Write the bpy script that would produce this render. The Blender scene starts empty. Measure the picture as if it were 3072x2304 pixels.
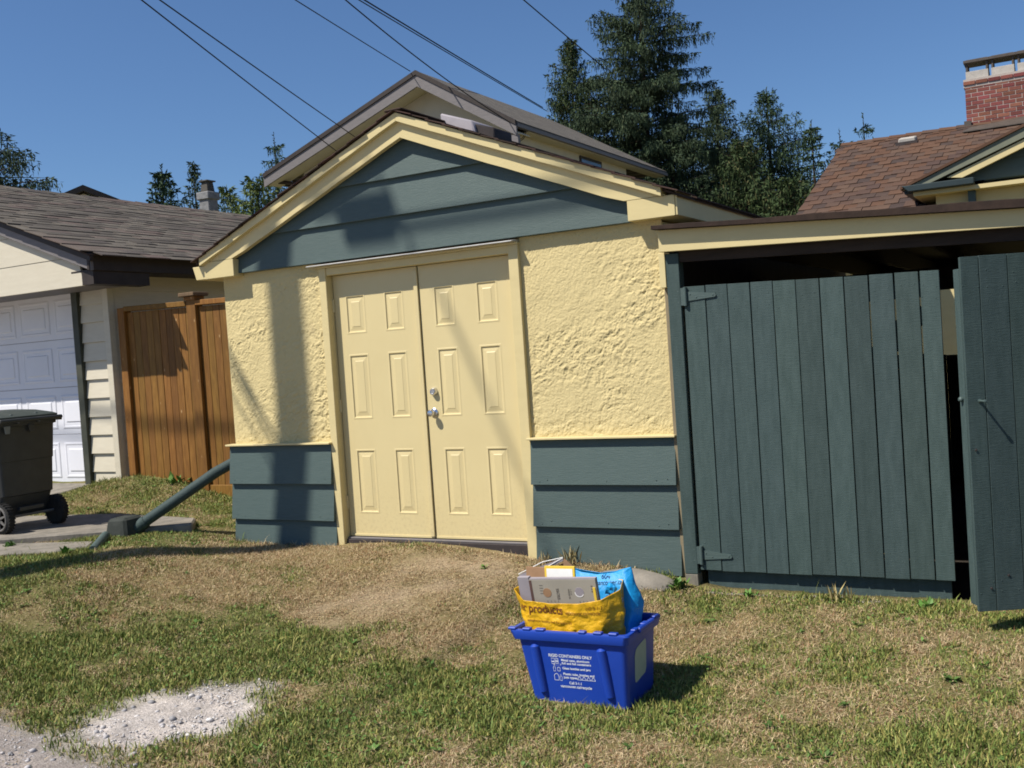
import bpy, bmesh, math, random
import numpy as np
from mathutils import Vector, Matrix

random.seed(7)
rng = np.random.default_rng(11)
SC = bpy.context.scene
COL = SC.collection
PI = math.pi

# ------------------------------------------------------------------ camera, sky, sun, exposure
def cam_axes(yaw, pitch, roll):
    f = Vector((-math.sin(yaw) * math.cos(pitch), math.cos(yaw) * math.cos(pitch), math.sin(pitch)))
    r = Vector((math.cos(yaw), math.sin(yaw), 0))
    u = r.cross(f)
    return (math.cos(roll) * r + math.sin(roll) * u, -math.sin(roll) * r + math.cos(roll) * u, f)

cd = bpy.data.cameras.new("camera")
cam = bpy.data.objects.new("camera", cd)
COL.objects.link(cam)
cr, cu, cf = cam_axes(0.5099029, -0.0291998, -0.0675949)
cam.matrix_world = Matrix(((cr.x, cu.x, -cf.x, 5.09958), (cr.y, cu.y, -cf.y, -6.37908), (cr.z, cu.z, -cf.z, 1.33767), (0, 0, 0, 1)))
cd.sensor_width = 36.0
cd.lens = 36.0 * 3106.0 / 3072.0
cd.clip_start = 0.05
cd.clip_end = 1500
SC.camera = cam

SUN_EL = math.radians(53.0)
SUN_DIR = Vector((0.367, 0.475, -0.80)).normalized()      # the way the light travels
W = bpy.data.worlds.new("World")
SC.world = W
W.use_nodes = True
nt = W.node_tree
bg = nt.nodes["Background"]
sky = nt.nodes.new("ShaderNodeTexSky")
sky.sky_type = 'NISHITA'
sky.sun_disc = False
sky.sun_elevation = SUN_EL
sky.sun_rotation = math.radians(217.7)
sky.air_density = 1.0
sky.dust_density = 0.4
sky.ozone_density = 10.0
sky.altitude = 50
nt.links.new(sky.outputs[0], bg.inputs[0])
bg.inputs[1].default_value = 0.079

sl = bpy.data.lights.new("sun", 'SUN')
sl.energy = 5.0
sl.angle = math.radians(0.53)
sl.color = (1.0, 0.94, 0.84)
sun = bpy.data.objects.new("sun", sl)
COL.objects.link(sun)
sun.rotation_euler = SUN_DIR.to_track_quat('-Z', 'Y').to_euler()
sun.location = (-6, -10, 15)
SC.view_settings.view_transform = 'Standard'
SC.view_settings.look = 'None'
SC.view_settings.gamma = 1.0
SC.view_settings.exposure = 0.45
SC.view_settings.use_curve_mapping = False
SC.cycles.max_bounces = 6
SC.cycles.filter_width = 1.8

# ------------------------------------------------------------------ materials
def lin(r, g, b):
    def f(c):
        c /= 255.0
        return c / 12.92 if c <= 0.04045 else ((c + 0.055) / 1.055) ** 2.4
    return (f(r), f(g), f(b), 1.0)

def C4(c):
    return tuple(c) if len(c) == 4 else (c[0], c[1], c[2], 1.0)

class NT:
    def __init__(s, name):
        s.m = bpy.data.materials.new(name)
        s.m.use_nodes = True
        s.t = s.m.node_tree
        s.b = s.t.nodes["Principled BSDF"]
    def n(s, kind, **kw):
        nd = s.t.nodes.new(kind)
        for k, v in kw.items():
            setattr(nd, k, v)
        return nd
    def l(s, a, b):
        s.t.links.new(a, b)
    def coords(s, stretch=(1, 1, 1), rand=True):
        tc = s.n("ShaderNodeTexCoord")
        mp = s.n("ShaderNodeMapping")
        mp.inputs["Scale"].default_value = stretch
        s.l(tc.outputs["Object"], mp.inputs["Vector"])
        if rand:
            oi = s.n("ShaderNodeObjectInfo")
            mu = s.n("ShaderNodeMath", operation='MULTIPLY')
            mu.inputs[1].default_value = 37.0
            s.l(oi.outputs["Random"], mu.inputs[0])
            cb = s.n("ShaderNodeCombineXYZ")
            for k in range(3):
                s.l(mu.outputs[0], cb.inputs[k])
            s.l(cb.outputs[0], mp.inputs["Location"])
        return mp.outputs[0]
    def noise(s, vec, scale, detail=4, rough=0.55, dist=0.0):
        nz = s.n("ShaderNodeTexNoise")
        nz.inputs["Scale"].default_value = scale
        nz.inputs["Detail"].default_value = detail
        nz.inputs["Roughness"].default_value = rough
        nz.inputs["Distortion"].default_value = dist
        if vec is not None:
            s.l(vec, nz.inputs["Vector"])
        return nz.outputs[0]
    def ramp(s, fac, stops):
        r = s.n("ShaderNodeValToRGB")
        el = r.color_ramp.elements
        while len(el) < len(stops):
            el.new(0.5)
        for e, (p, c) in zip(el, stops):
            e.position = p
            e.color = C4(c)
        s.l(fac, r.inputs[0])
        return r.outputs[0]
    def mix(s, fac, a, b, mode='MIX'):
        m = s.n("ShaderNodeMix", data_type='RGBA', blend_type=mode)
        for sock, v in ((m.inputs[0], fac), (m.inputs[6], a), (m.inputs[7], b)):
            if isinstance(v, (int, float)):
                sock.default_value = v
            elif isinstance(v, (tuple, list)):
                sock.default_value = C4(v)
            else:
                s.l(v, sock)
        return m.outputs[2]
    def vary(s, col, amount, island=False, hue=0.0):
        if island:
            src = s.n("ShaderNodeNewGeometry").outputs["Random Per Island"]
        else:
            src = s.n("ShaderNodeObjectInfo").outputs["Random"]
        mr = s.n("ShaderNodeMapRange")
        mr.inputs[3].default_value = 1 - amount
        mr.inputs[4].default_value = 1 + amount
        s.l(src, mr.inputs[0])
        h = s.n("ShaderNodeHueSaturation")
        s.l(mr.outputs[0], h.inputs["Value"])
        if hue:
            mr2 = s.n("ShaderNodeMapRange")
            mr2.inputs[3].default_value = 0.5 - hue
            mr2.inputs[4].default_value = 0.5 + hue
            mm = s.n("ShaderNodeMath", operation='FRACT')
            m3 = s.n("ShaderNodeMath", operation='MULTIPLY')
            m3.inputs[1].default_value = 7.31
            s.l(src, m3.inputs[0]); s.l(m3.outputs[0], mm.inputs[0]); s.l(mm.outputs[0], mr2.inputs[0])
            s.l(mr2.outputs[0], h.inputs["Hue"])
        if isinstance(col, tuple):
            h.inputs["Color"].default_value = C4(col)
        else:
            s.l(col, h.inputs["Color"])
        return h.outputs[0]
    def bump(s, height, strength=0.3, dist=0.01, prev=None):
        b = s.n("ShaderNodeBump")
        b.inputs["Strength"].default_value = strength
        b.inputs["Distance"].default_value = dist
        s.l(height, b.inputs["Height"])
        if prev is not None:
            s.l(prev, b.inputs["Normal"])
        return b.outputs[0]
    def out(s, col=None, rough=0.6, spec=0.3, normal=None, metal=0.0):
        if col is not None:
            if isinstance(col, tuple):
                s.b.inputs["Base Color"].default_value = C4(col)
            else:
                s.l(col, s.b.inputs["Base Color"])
        if isinstance(rough, (int, float)):
            s.b.inputs["Roughness"].default_value = rough
        else:
            s.l(rough, s.b.inputs["Roughness"])
        s.b.inputs["Specular IOR Level"].default_value = spec
        s.b.inputs["Metallic"].default_value = metal
        if normal is not None:
            s.l(normal, s.b.inputs["Normal"])
        return s.m

def simple(name, c1, c2=None, rough=0.6, spec=0.3, scale=6.0, stretch=(1, 1, 1), bump=0.0, bscale=60, bdist=0.004, bstretch=None, var=0.0, island=False, metal=0.0, lo=0.35, hi=0.68, dirt=None, hue=0.0):
    t = NT(name)
    v = t.coords(stretch)
    c2 = c2 or tuple(x * 0.88 for x in c1[:3])
    col = t.ramp(t.noise(v, scale, 6, 0.6), [(lo, c1), (hi, c2)])
    if dirt:
        d = t.ramp(t.noise(t.coords((1, 1, 1)), dirt[1], 7, 0.7), [(dirt[2], (0, 0, 0)), (dirt[2] + 0.18, (1, 1, 1))])
        col = t.mix(d, col, dirt[0])
    if var:
        col = t.vary(col, var, island, hue)
    nrm = None
    if bump:
        nrm = t.bump(t.noise(t.coords(bstretch or stretch), bscale, 5, 0.6), bump, bdist)
    return t.out(col, rough, spec, nrm, metal)

CREAM = (0.575, 0.475, 0.245)
TEAL = (0.056, 0.085, 0.081)
M = {}
M['stucco'] = simple('stucco_cream', CREAM, (0.545, 0.45, 0.23), 0.85, 0.2, 5, bump=0.55, bscale=110, bdist=0.006, dirt=((0.43, 0.345, 0.19), 3.0, 0.66))
M['cream'] = simple('cream_paint', (0.60, 0.50, 0.26), (0.56, 0.465, 0.24), 0.5, 0.3, 4, (1, 1, 3), bump=0.15, bscale=25, bdist=0.003, dirt=((0.42, 0.34, 0.2), 6.0, 0.7))
def door_mat():
    t = NT('cream_door_enamel')
    v = t.coords((1, 1, 1), False)
    col = t.ramp(t.noise(v, 3, 5, .6), [(.35, (0.60, 0.50, 0.265)), (.68, (0.575, 0.477, 0.25))])
    tc = t.n("ShaderNodeTexCoord"); sx = t.n("ShaderNodeSeparateXYZ"); t.l(tc.outputs["Object"], sx.inputs[0])
    mr = t.n("ShaderNodeMapRange"); mr.inputs[1].default_value = .62; mr.inputs[2].default_value = .1; mr.inputs[3].default_value = 0; mr.inputs[4].default_value = 1
    t.l(sx.outputs[2], mr.inputs[0])
    sp = t.ramp(t.noise(v, 38, 7, .75), [(.50, (0, 0, 0)), (.66, (1, 1, 1))])
    mu = t.n("ShaderNodeMath", operation='MULTIPLY'); t.l(sp, mu.inputs[0]); t.l(mr.outputs[0], mu.inputs[1])
    m2 = t.n("ShaderNodeMath", operation='MULTIPLY'); t.l(mu.outputs[0], m2.inputs[0]); m2.inputs[1].default_value = .42
    col = t.mix(m2.outputs[0], col, (.34, .25, .15))
    return t.out(col, .4, .4, t.bump(t.noise(v, 120, 4), .05, .001))
M['door'] = door_mat()
M['teal'] = simple('blue_green_paint', TEAL, (0.068, 0.099, 0.094), 0.55, 0.35, 9, (1, 1, 14), bump=0.45, bscale=16, bdist=0.004, bstretch=(1.5, 4, 16), var=0.05, dirt=((0.03, 0.05, 0.055), 11, 0.7))
M['tealv'] = simple('blue_green_rough_board', (0.038, 0.061, 0.060), (0.052, 0.079, 0.078), 0.7, 0.25, 6, (5, 5, 1), bump=0.55, bscale=14, bdist=0.004, bstretch=(2, 2, 22), var=0.17, dirt=((0.02, 0.03, 0.03), 7, 0.68), hue=0.015)
M['darkteal'] = simple('dark_teal_gutter', (.016, .028, .031), (.02, .034, .037), .5, .4, 8)
M['weathered'] = simple('weathered_post_foot', (0.23, 0.21, 0.17), (0.14, 0.13, 0.11), 0.9, 0.1, 9, (6, 6, 1), bump=0.5, bscale=20, bstretch=(6, 6, 1))
M['darkwood'] = simple('dark_rafter_wood', (0.045, 0.032, 0.024), (0.03, 0.022, 0.017), 0.85, 0.15, 6, (1, 8, 8), bump=0.3, bscale=20, var=0.2)
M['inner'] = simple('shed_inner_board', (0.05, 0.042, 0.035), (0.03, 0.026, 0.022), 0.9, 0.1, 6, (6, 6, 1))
M['roofedge'] = simple('dark_brown_roofing', (0.055, 0.036, 0.028), (0.035, 0.024, 0.02), 0.85, 0.15, 12, bump=0.5, bscale=60, var=0.25)
M['capmetal'] = simple('galvanised_drip_cap', (0.55, 0.54, 0.52), (0.42, 0.41, 0.4), 0.45, 0.5, 14, metal=0.3)
M['vent'] = simple('grey_vent_metal', (0.36, 0.33, 0.35), (0.3, 0.27, 0.29), 0.5, 0.4, 10)
M['ventdark'] = simple('dark_vent_louver', (0.035, 0.03, 0.03), (0.05, 0.04, 0.04), 0.7, 0.2, 10)
M['chrome'] = simple('satin_chrome', (0.62, 0.62, 0.64), (0.55, 0.55, 0.57), 0.22, 0.5, 5, metal=1.0)
M['black'] = simple('matt_black', (0.012, 0.012, 0.014), (0.02, 0.02, 0.022), 0.8, 0.2, 9)
M['concrete'] = simple('weathered_concrete', (0.25, 0.225, 0.19), (0.15, 0.138, 0.118), 0.9, 0.15, 7, bump=0.6, bscale=55, bdist=0.006, dirt=((0.15, 0.13, 0.1), 4, 0.6))
M['fence'] = None
M['siding'] = simple('pale_cream_siding', (0.55, 0.505, 0.40), (0.51, 0.465, 0.365), 0.6, 0.3, 5, (1, 1, 6), bump=0.15, bscale=30, dirt=((0.42, 0.37, 0.28), 5, 0.68))
M['whitedoor'] = simple('white_door_paint', (0.68, 0.685, 0.73), (0.645, 0.65, 0.695), 0.42, 0.4, 4, dirt=((0.6, 0.58, 0.55), 4, 0.72))
M['greentrim'] = simple('dark_green_trim', (0.035, 0.04, 0.03), (0.06, 0.062, 0.045), 0.6, 0.3, 8)
M['grayboard'] = simple('grey_painted_board', (0.17, 0.155, 0.155), (0.14, 0.13, 0.13), 0.6, 0.3, 6, (1, 1, 5))
M['brownfascia'] = simple('dark_brown_fascia', (0.028, 0.021, 0.018), (0.04, 0.031, 0.027), 0.6, 0.3, 8)
M['plastic'] = simple('charcoal_bin_plastic', (0.032, 0.034, 0.034), (0.042, 0.044, 0.043), 0.5, 0.4, 9, bump=0.1, bscale=150, bdist=0.001)
M['lidgreen'] = simple('dark_green_bin_lid', (0.034, 0.046, 0.043), (0.045, 0.058, 0.053), 0.42, 0.45, 9)
M['lightplastic'] = simple('grey_bin_tab', (0.2, 0.21, 0.2), (0.16, 0.17, 0.16), 0.5, 0.4, 9)
M['tyre'] = simple('black_rubber', (0.018, 0.018, 0.018), (0.03, 0.029, 0.027), 0.85, 0.2, 20, bump=0.5, bscale=70)
M['rim'] = simple('grey_wheel_plastic', (0.11, 0.105, 0.1), (0.16, 0.15, 0.14), 0.5, 0.4, 12)
M['bluebox'] = simple('blue_box_plastic', (0.009, 0.046, 0.33), (0.012, 0.054, 0.37), 0.42, 0.45, 4, bump=0.08, bscale=200, bdist=0.0008, dirt=((0.045, 0.075, 0.30), 16, 0.66))
M['whiteprint'] = simple('white_print', (0.78, 0.8, 0.82), (0.7, 0.72, 0.75), 0.6, 0.2, 20)
M['whitelabel'] = simple('pale_label', (0.42, 0.46, 0.38), (0.36, 0.40, 0.33), 0.6, 0.2, 9)
M['bluebag'] = None
M['card'] = simple('grey_cardboard', (0.33, 0.30, 0.25), (0.29, 0.265, 0.22), 0.8, 0.15, 7)
M['cardbrown'] = simple('brown_cardboard', (0.33, 0.20, 0.115), (0.27, 0.16, 0.09), 0.85, 0.15, 9)
M['cardlilac'] = simple('lilac_grey_card', (0.31, 0.28, 0.30), (0.26, 0.235, 0.255), 0.8, 0.15, 7)
M['carddark'] = simple('dark_box_print', (0.09, 0.05, 0.045), (0.12, 0.07, 0.06), 0.7, 0.2, 12)
M['ink'] = simple('dark_ink', (0.03, 0.022, 0.02), (0.05, 0.035, 0.03), 0.7, 0.2, 12)
M['inkbrown'] = simple('brown_bag_ink', (0.16, 0.055, 0.012), (0.2, 0.07, 0.015), 0.5, 0.3, 22)
M['inkblue'] = simple('dark_blue_ink', (0.012, 0.05, 0.13), (0.014, 0.06, 0.16), 0.6, 0.3, 12)
M['whitecard'] = simple('white_card', (0.8, 0.79, 0.76), (0.74, 0.73, 0.7), 0.5, 0.3, 9)
M['yellowcard'] = simple('yellow_card', (0.75, 0.52, 0.06), (0.7, 0.48, 0.05), 0.5, 0.3, 9)
M['housewall'] = simple('pale_stucco_house', (0.50, 0.465, 0.375), (0.46, 0.43, 0.345), 0.85, 0.2, 3, bump=0.3, bscale=40)
M['glass'] = simple('dark_window_glass', (0.03, 0.04, 0.05), (0.05, 0.06, 0.07), 0.08, 0.6, 2)
M['bark'] = simple('conifer_bark', (0.06, 0.045, 0.036), (0.035, 0.027, 0.022), 0.95, 0.1, 8, (4, 4, 1), bump=0.6, bscale=12)
M['polewood'] = simple('pole_wood', (0.16, 0.115, 0.08), (0.11, 0.08, 0.055), 0.9, 0.1, 8, (6, 6, 1), bump=0.3, bscale=20)
M['wire'] = simple('black_cable', (0.015, 0.015, 0.017), (0.02, 0.02, 0.02), 0.7, 0.2, 3)
M['mortar'] = simple('pale_mortar', (0.42, 0.37, 0.33), (0.34, 0.30, 0.27), 0.95, 0.1, 20)
M['flue'] = simple('pale_flue_concrete', (0.42, 0.395, 0.36), (0.33, 0.31, 0.28), 0.85, 0.2, 9)
M['flashing'] = simple('brown_lead_flashing', (0.085, 0.07, 0.058), (0.06, 0.05, 0.042), 0.6, 0.3, 9)
M['brick'] = simple('red_brick', (0.205, 0.070, 0.055), (0.15, 0.058, 0.05), 0.9, 0.15, 30, bump=0.4, bscale=120, var=0.28, hue=0.018)
M['chimgrey'] = simple('grey_chimney_render', (0.24, 0.24, 0.245), (0.15, 0.155, 0.16), 0.9, 0.1, 5, (1, 1, 3), bump=0.3, bscale=20)
M['chimcap'] = simple('dark_chimney_pot', (0.10, 0.092, 0.08), (0.07, 0.065, 0.058), 0.85, 0.1, 5)
M['leaf'] = simple('weed_leaf', (0.07, 0.16, 0.025), (0.1, 0.2, 0.04), 0.55, 0.3, 12, var=0.2, island=True)

def shingle_mat(name, stops, island):
    t = NT(name)
    src = (t.n("ShaderNodeNewGeometry").outputs["Random Per Island"] if island else t.n("ShaderNodeObjectInfo").outputs["Random"])
    col = t.ramp(src, stops)
    v = t.coords((1, 1, 1))
    g = t.ramp(t.noise(v, 260, 3, 0.7), [(0.3, (0.62, 0.62, 0.62)), (0.72, (1.35, 1.35, 1.35))])
    col = t.mix(1.0, col, g, 'MULTIPLY')
    w = t.ramp(t.noise(t.coords((1, 1, 1), False), 1.2, 5, 0.6), [(0.3, (0.82, 0.82, 0.82)), (0.7, (1.12, 1.12, 1.12))])
    col = t.mix(1.0, col, w, 'MULTIPLY')
    return t.out(col, 0.92, 0.15, t.bump(t.noise(v, 300, 3, 0.7), 0.5, 0.004))
GREYROOF = [(0.0, (0.074, 0.064, 0.055)), (0.35, (0.104, 0.092, 0.078)), (0.7, (0.138, 0.121, 0.10)), (0.9, (0.122, 0.092, 0.080)), (1.0, (0.085, 0.074, 0.067))]
BROWNROOF = [(0.0, (0.095, 0.052, 0.034)), (0.3, (0.112, 0.064, 0.042)), (0.5, (0.074, 0.048, 0.040)), (0.75, (0.108, 0.068, 0.048)), (1.0, (0.058, 0.042, 0.037))]
M['shgrey'] = shingle_mat('grey_brown_shingle', GREYROOF, False)
M['shgrey_i'] = shingle_mat('grey_brown_shingle_mass', GREYROOF, True)
M['shbrown'] = shingle_mat('red_brown_shingle', BROWNROOF, False)
M['shbrown_i'] = shingle_mat('red_brown_shingle_mass', BROWNROOF, True)
DARKROOF = [(0.0, (0.04, 0.028, 0.022)), (0.5, (0.06, 0.04, 0.032)), (1.0, (0.075, 0.042, 0.036))]
M['shdark'] = shingle_mat('dark_brown_shingle', DARKROOF, False)

def fence_mat():
    t = NT('stained_cedar')
    v = t.coords((9, 9, 0.9))
    n1 = t.noise(v, 5, 6, 0.6, 0.6)
    col = t.ramp(n1, [(0.3, (0.135, 0.060, 0.011)), (0.55, (0.20, 0.095, 0.017)), (0.75, (0.265, 0.135, 0.03))])
    kn = t.n("ShaderNodeTexVoronoi")
    kn.inputs["Scale"].default_value = 4.0
    t.l(t.coords((2.2, 2.2, 1.0)), kn.inputs["Vector"])
    kf = t.ramp(kn.outputs["Distance"], [(0.03, (1, 1, 1)), (0.09, (0, 0, 0))])
    col = t.mix(kf, col, (0.45, 0.30, 0.14))
    col = t.vary(col, 0.15, False, 0.008)
    return t.out(col, 0.65, 0.3, t.bump(t.noise(v, 12, 5), 0.3, 0.003))
M['fence'] = fence_mat()

def bag_mat(name, c1, c2, rough, fine, crumple):
    t = NT(name)
    v = t.coords((1, 1, 1))
    col = t.ramp(t.noise(v, 7, 5, 0.6), [(0.35, c1), (0.7, c2)])
    n = t.bump(t.noise(v, crumple, 4, 0.6, 1.2), 0.55, 0.012)
    n = t.bump(t.noise(v, fine, 3, 0.5), 0.25, 0.0015, n)
    return t.out(col, rough, 0.4, n)
M['yellowbag'] = bag_mat('yellow_bag_plastic', (0.66, 0.38, 0.012), (0.58, 0.31, 0.008), 0.36, 300, 26)
M['bluebag'] = bag_mat('cyan_bag_plastic', (0.008, 0.27, 0.60), (0.006, 0.22, 0.52), 0.5, 400, 16)

def needle_mat(name, stops, trans=0.0):
    t = NT(name)
    src = t.n("ShaderNodeNewGeometry").outputs["Random Per Island"]
    col = t.ramp(src, stops)
    big = t.ramp(t.noise(t.coords((1, 1, 1), False), 0.9, 4, 0.6), [(0.3, (0.75, 0.78, 0.8)), (0.7, (1.2, 1.2, 1.05))])
    col = t.mix(1.0, col, big, 'MULTIPLY')
    return t.out(col, 0.75, 0.2)
M['spruce'] = needle_mat('spruce_needles', [(0, (0.020, 0.036, 0.019)), (0.55, (0.034, 0.055, 0.029)), (0.9, (0.052, 0.077, 0.038)), (1, (0.075, 0.085, 0.045))])
M['fir'] = needle_mat('fir_needles', [(0, (0.022, 0.042, 0.022)), (0.55, (0.036, 0.064, 0.03)), (1, (0.06, 0.09, 0.045))])
M['cedar'] = needle_mat('cedar_fronds', [(0, (0.022, 0.040, 0.015)), (0.5, (0.038, 0.062, 0.023)), (0.85, (0.058, 0.084, 0.032)), (1, (0.095, 0.08, 0.035))])
M['hedge'] = needle_mat('yellow_green_foliage', [(0, (0.05, 0.075, 0.02)), (0.5, (0.085, 0.12, 0.03)), (1, (0.14, 0.16, 0.05))])

def attr_mat(name, rough, nscale, namp, bscale, bstr, bdist):
    t = NT(name)
    a = t.n("ShaderNodeVertexColor")
    a.layer_name = "Col"
    v = t.coords((1, 1, 1), False)
    g = t.ramp(t.noise(v, nscale, 7, 0.75), [(0.3, (1 - namp,) * 3), (0.72, (1 + namp,) * 3)])
    col = t.mix(1.0, a.outputs[0], g, 'MULTIPLY')
    g2 = t.ramp(t.noise(v, 4.0, 5, 0.6), [(0.3, (0.85, 0.85, 0.85)), (0.7, (1.13, 1.1, 1.06))])
    col = t.mix(1.0, col, g2, 'MULTIPLY')
    n = t.bump(t.noise(v, bscale, 6, 0.7), bstr, bdist)
    return t.out(col, rough, 0.12, n)
M['ground'] = attr_mat('thatch_and_soil', 0.95, 70, 0.5, 60, 0.9, 0.02)

def blade_mat():
    t = NT('grass_blade')
    a = t.n("ShaderNodeVertexColor")
    a.layer_name = "Col"
    m = t.out(a.outputs[0], 0.6, 0.25)
    return m
M['blade'] = blade_mat()
M['pebble'] = simple('gravel_stone', (0.5, 0.48, 0.47), (0.33, 0.32, 0.33), 0.85, 0.2, 9, var=0.4, island=True)

# ------------------------------------------------------------------ object helpers
def thing(name, label, cat, loc=(0, 0, 0), rotz=0.0, group=None, rot=None):
    o = bpy.data.objects.new(name, None)
    o.empty_display_size = 0.2
    COL.objects.link(o)
    o.location = loc
    o.rotation_euler = rot or (0, 0, rotz)
    o['label'] = label
    o['category'] = cat
    if group:
        o['group'] = group
    o['_w'] = 0
    return o

def tag(o, label=None, cat=None, group=None, kind=None):
    for k, v in (('label', label), ('category', cat), ('group', group), ('kind', kind)):
        if v:
            o[k] = v
    return o

class MB:
    """collects geometry for ONE mesh object"""
    def __init__(s):
        s.v = []; s.f = []; s.mi = []
    def add(s, vs, fs, mi=0):
        k = len(s.v)
        s.v += [tuple(p) for p in vs]
        s.f += [tuple(i + k for i in f) for f in fs]
        s.mi += [mi] * len(fs)
        return s
    def box(s, x0, x1, y0, y1, z0, z1, mi=0):
        return s.hexa([(x0, y0, z0), (x1, y0, z0), (x1, y1, z0), (x0, y1, z0), (x0, y0, z1), (x1, y0, z1), (x1, y1, z1), (x0, y1, z1)], mi)
    def hexa(s, p, mi=0):
        return s.add(p, [(3, 2, 1, 0), (4, 5, 6, 7), (0, 1, 5, 4), (1, 2, 6, 5), (2, 3, 7, 6), (3, 0, 4, 7)], mi)
    def prism(s, poly, vec, mi=0):
        """poly: 3D points, extruded along vec"""
        n = len(poly)
        vec = Vector(vec)
        a = [Vector(p) for p in poly]
        b = [p + vec for p in a]
        fs = [tuple(range(n))[::-1], tuple(range(n, 2 * n))] + [(i, (i + 1) % n, n + (i + 1) % n, n + i) for i in range(n)]
        return s.add(a + b, fs, mi)
    def nails(s, x, y, zs):
        for z in zs:
            for dx in (-.036, .036):
                if random.random() < .75:
                    xx = x + dx + random.uniform(-.008, .008); zz = z + random.uniform(-.012, .012); r = .0035
                    s.add([(xx - r, y - .0012, zz - r), (xx + r, y - .0012, zz - r), (xx + r, y - .0012, zz + r), (xx - r, y - .0012, zz + r), (xx - r, y, zz - r), (xx + r, y, zz - r), (xx + r, y, zz + r), (xx - r, y, zz + r)], [(0, 1, 2, 3), (0, 4, 5, 1), (1, 5, 6, 2), (2, 6, 7, 3), (3, 7, 4, 0)])
        return s
    def tube(s, pts, rad, n=8, mi=0, cap=True):
        pts = [Vector(p) for p in pts]
        if not isinstance(rad, (list, tuple)):
            rad = [rad] * len(pts)
        vs = []; fs = []
        prev = None
        for i, p in enumerate(pts):
            d = (pts[min(i + 1, len(pts) - 1)] - pts[max(i - 1, 0)]).normalized()
            if prev is None:
                a = d.orthogonal().normalized()
            else:
                a = (prev - d * prev.dot(d)).normalized()
            prev = a
            b = d.cross(a)
            for k in range(n):
                t = 2 * PI * k / n
                vs.append(p + (a * math.cos(t) + b * math.sin(t)) * rad[i])
        for i in range(len(pts) - 1):
            for k in range(n):
                fs.append((i * n + k, i * n + (k + 1) % n, (i + 1) * n + (k + 1) % n, (i + 1) * n + k))
        if cap:
            fs.append(tuple(range(n))[::-1])
            fs.append(tuple(range((len(pts) - 1) * n, len(pts) * n)))
        return s.add(vs, fs, mi)
    def lathe(s, o, axis, prof, n=16, mi=0):
        """prof: (distance along axis, radius)"""
        axis = Vector(axis).normalized(); o = Vector(o)
        a = axis.orthogonal().normalized(); b = axis.cross(a)
        vs = []; fs = []
        for (d, r) in prof:
            for k in range(n):
                t = 2 * PI * k / n
                vs.append(o + axis * d + (a * math.cos(t) + b * math.sin(t)) * max(r, 1e-4))
        for i in range(len(prof) - 1):
            for k in range(n):
                fs.append((i * n + k, i * n + (k + 1) % n, (i + 1) * n + (k + 1) % n, (i + 1) * n + k))
        fs.append(tuple(range(n))[::-1]); fs.append(tuple(range((len(prof) - 1) * n, len(prof) * n)))
        return s.add(vs, fs, mi)
    def mesh(s, name, mats, bev=0.0, smooth=False, seg=1):
        me = bpy.data.meshes.new(name)
        me.from_pydata(s.v, [], s.f)
        if not isinstance(mats, (list, tuple)):
            mats = [mats]
        for m in mats:
            me.materials.append(m)
        if len(mats) > 1:
            me.polygons.foreach_set('material_index', s.mi)
        bm = bmesh.new()
        bm.from_mesh(me)
        bmesh.ops.recalc_face_normals(bm, faces=bm.faces)
        if bev:
            es = [e for e in bm.edges if len(e.link_faces) == 2 and e.calc_face_angle(0) > 0.5]
            bmesh.ops.bevel(bm, geom=es, offset=bev, segments=seg, affect='EDGES', clamp_overlap=True)
        bm.to_mesh(me)
        bm.free()
        if smooth:
            for p in me.polygons:
                p.use_smooth = True
            try:
                me.set_sharp_from_angle(angle=math.radians(38))
            except Exception:
                pass
        me.update()
        return me
    def obj(s, name, mats, parent=None, bev=0.0, smooth=False, origin=None, label=None, seg=1, offset=None):
        """world-space geometry; parent must be an unrotated Empty chain unless origin is (0,0,0)"""
        if origin is None:
            origin = root_loc(parent)
        if any(origin):
            s.v = [(x - origin[0], y - origin[1], z - origin[2]) for x, y, z in s.v]
        o = bpy.data.objects.new(name, s.mesh(name, mats, bev, smooth, seg))
        COL.objects.link(o)
        if parent is not None:
            o.parent = parent
        elif any(origin):
            o.location = origin
        if offset:
            o.location = offset
        if label:
            o['label'] = label
        return o

def root_loc(p):
    if p is None:
        return (0, 0, 0)
    while p.parent is not None:
        p = p.parent
    return tuple(p.location)

LOCAL = (0, 0, 0)

def place(name, me, parent, loc, rot=(0, 0, 0), scale=(1, 1, 1), world=True):
    o = bpy.data.objects.new(name, me)
    COL.objects.link(o)
    r = root_loc(parent) if world else (0, 0, 0)
    o.location = (loc[0] - r[0], loc[1] - r[1], loc[2] - r[2])
    o.rotation_euler = rot
    o.scale = scale
    o.parent = parent
    return o

def np_mesh(name, V, F, mat, smooth=False, cols=None):
    """V (n,3), F (m,k) arrays"""
    me = bpy.data.meshes.new(name)
    V = np.ascontiguousarray(V, np.float32); F = np.ascontiguousarray(F, np.int32)
    k = F.shape[1]
    me.vertices.add(len(V)); me.vertices.foreach_set('co', V.ravel())
    me.loops.add(F.size); me.loops.foreach_set('vertex_index', F.ravel())
    me.polygons.add(len(F))
    me.polygons.foreach_set('loop_start', np.arange(len(F), dtype=np.int32) * k)
    me.polygons.foreach_set('loop_total', np.full(len(F), k, np.int32))
    if smooth:
        me.polygons.foreach_set('use_smooth', np.ones(len(F), bool))
    if cols is not None:
        at = me.color_attributes.new("Col", 'FLOAT_COLOR', 'POINT')
        c4 = np.ones((len(V), 4), np.float32); c4[:, :3] = cols
        at.data.foreach_set('color', c4.ravel())
    me.materials.append(mat)
    me.update(calc_edges=True)
    me.validate()
    return me

def link(name, me, parent=None):
    o = bpy.data.objects.new(name, me)
    COL.objects.link(o)
    if parent is not None:
        o.parent = parent
    return o

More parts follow.
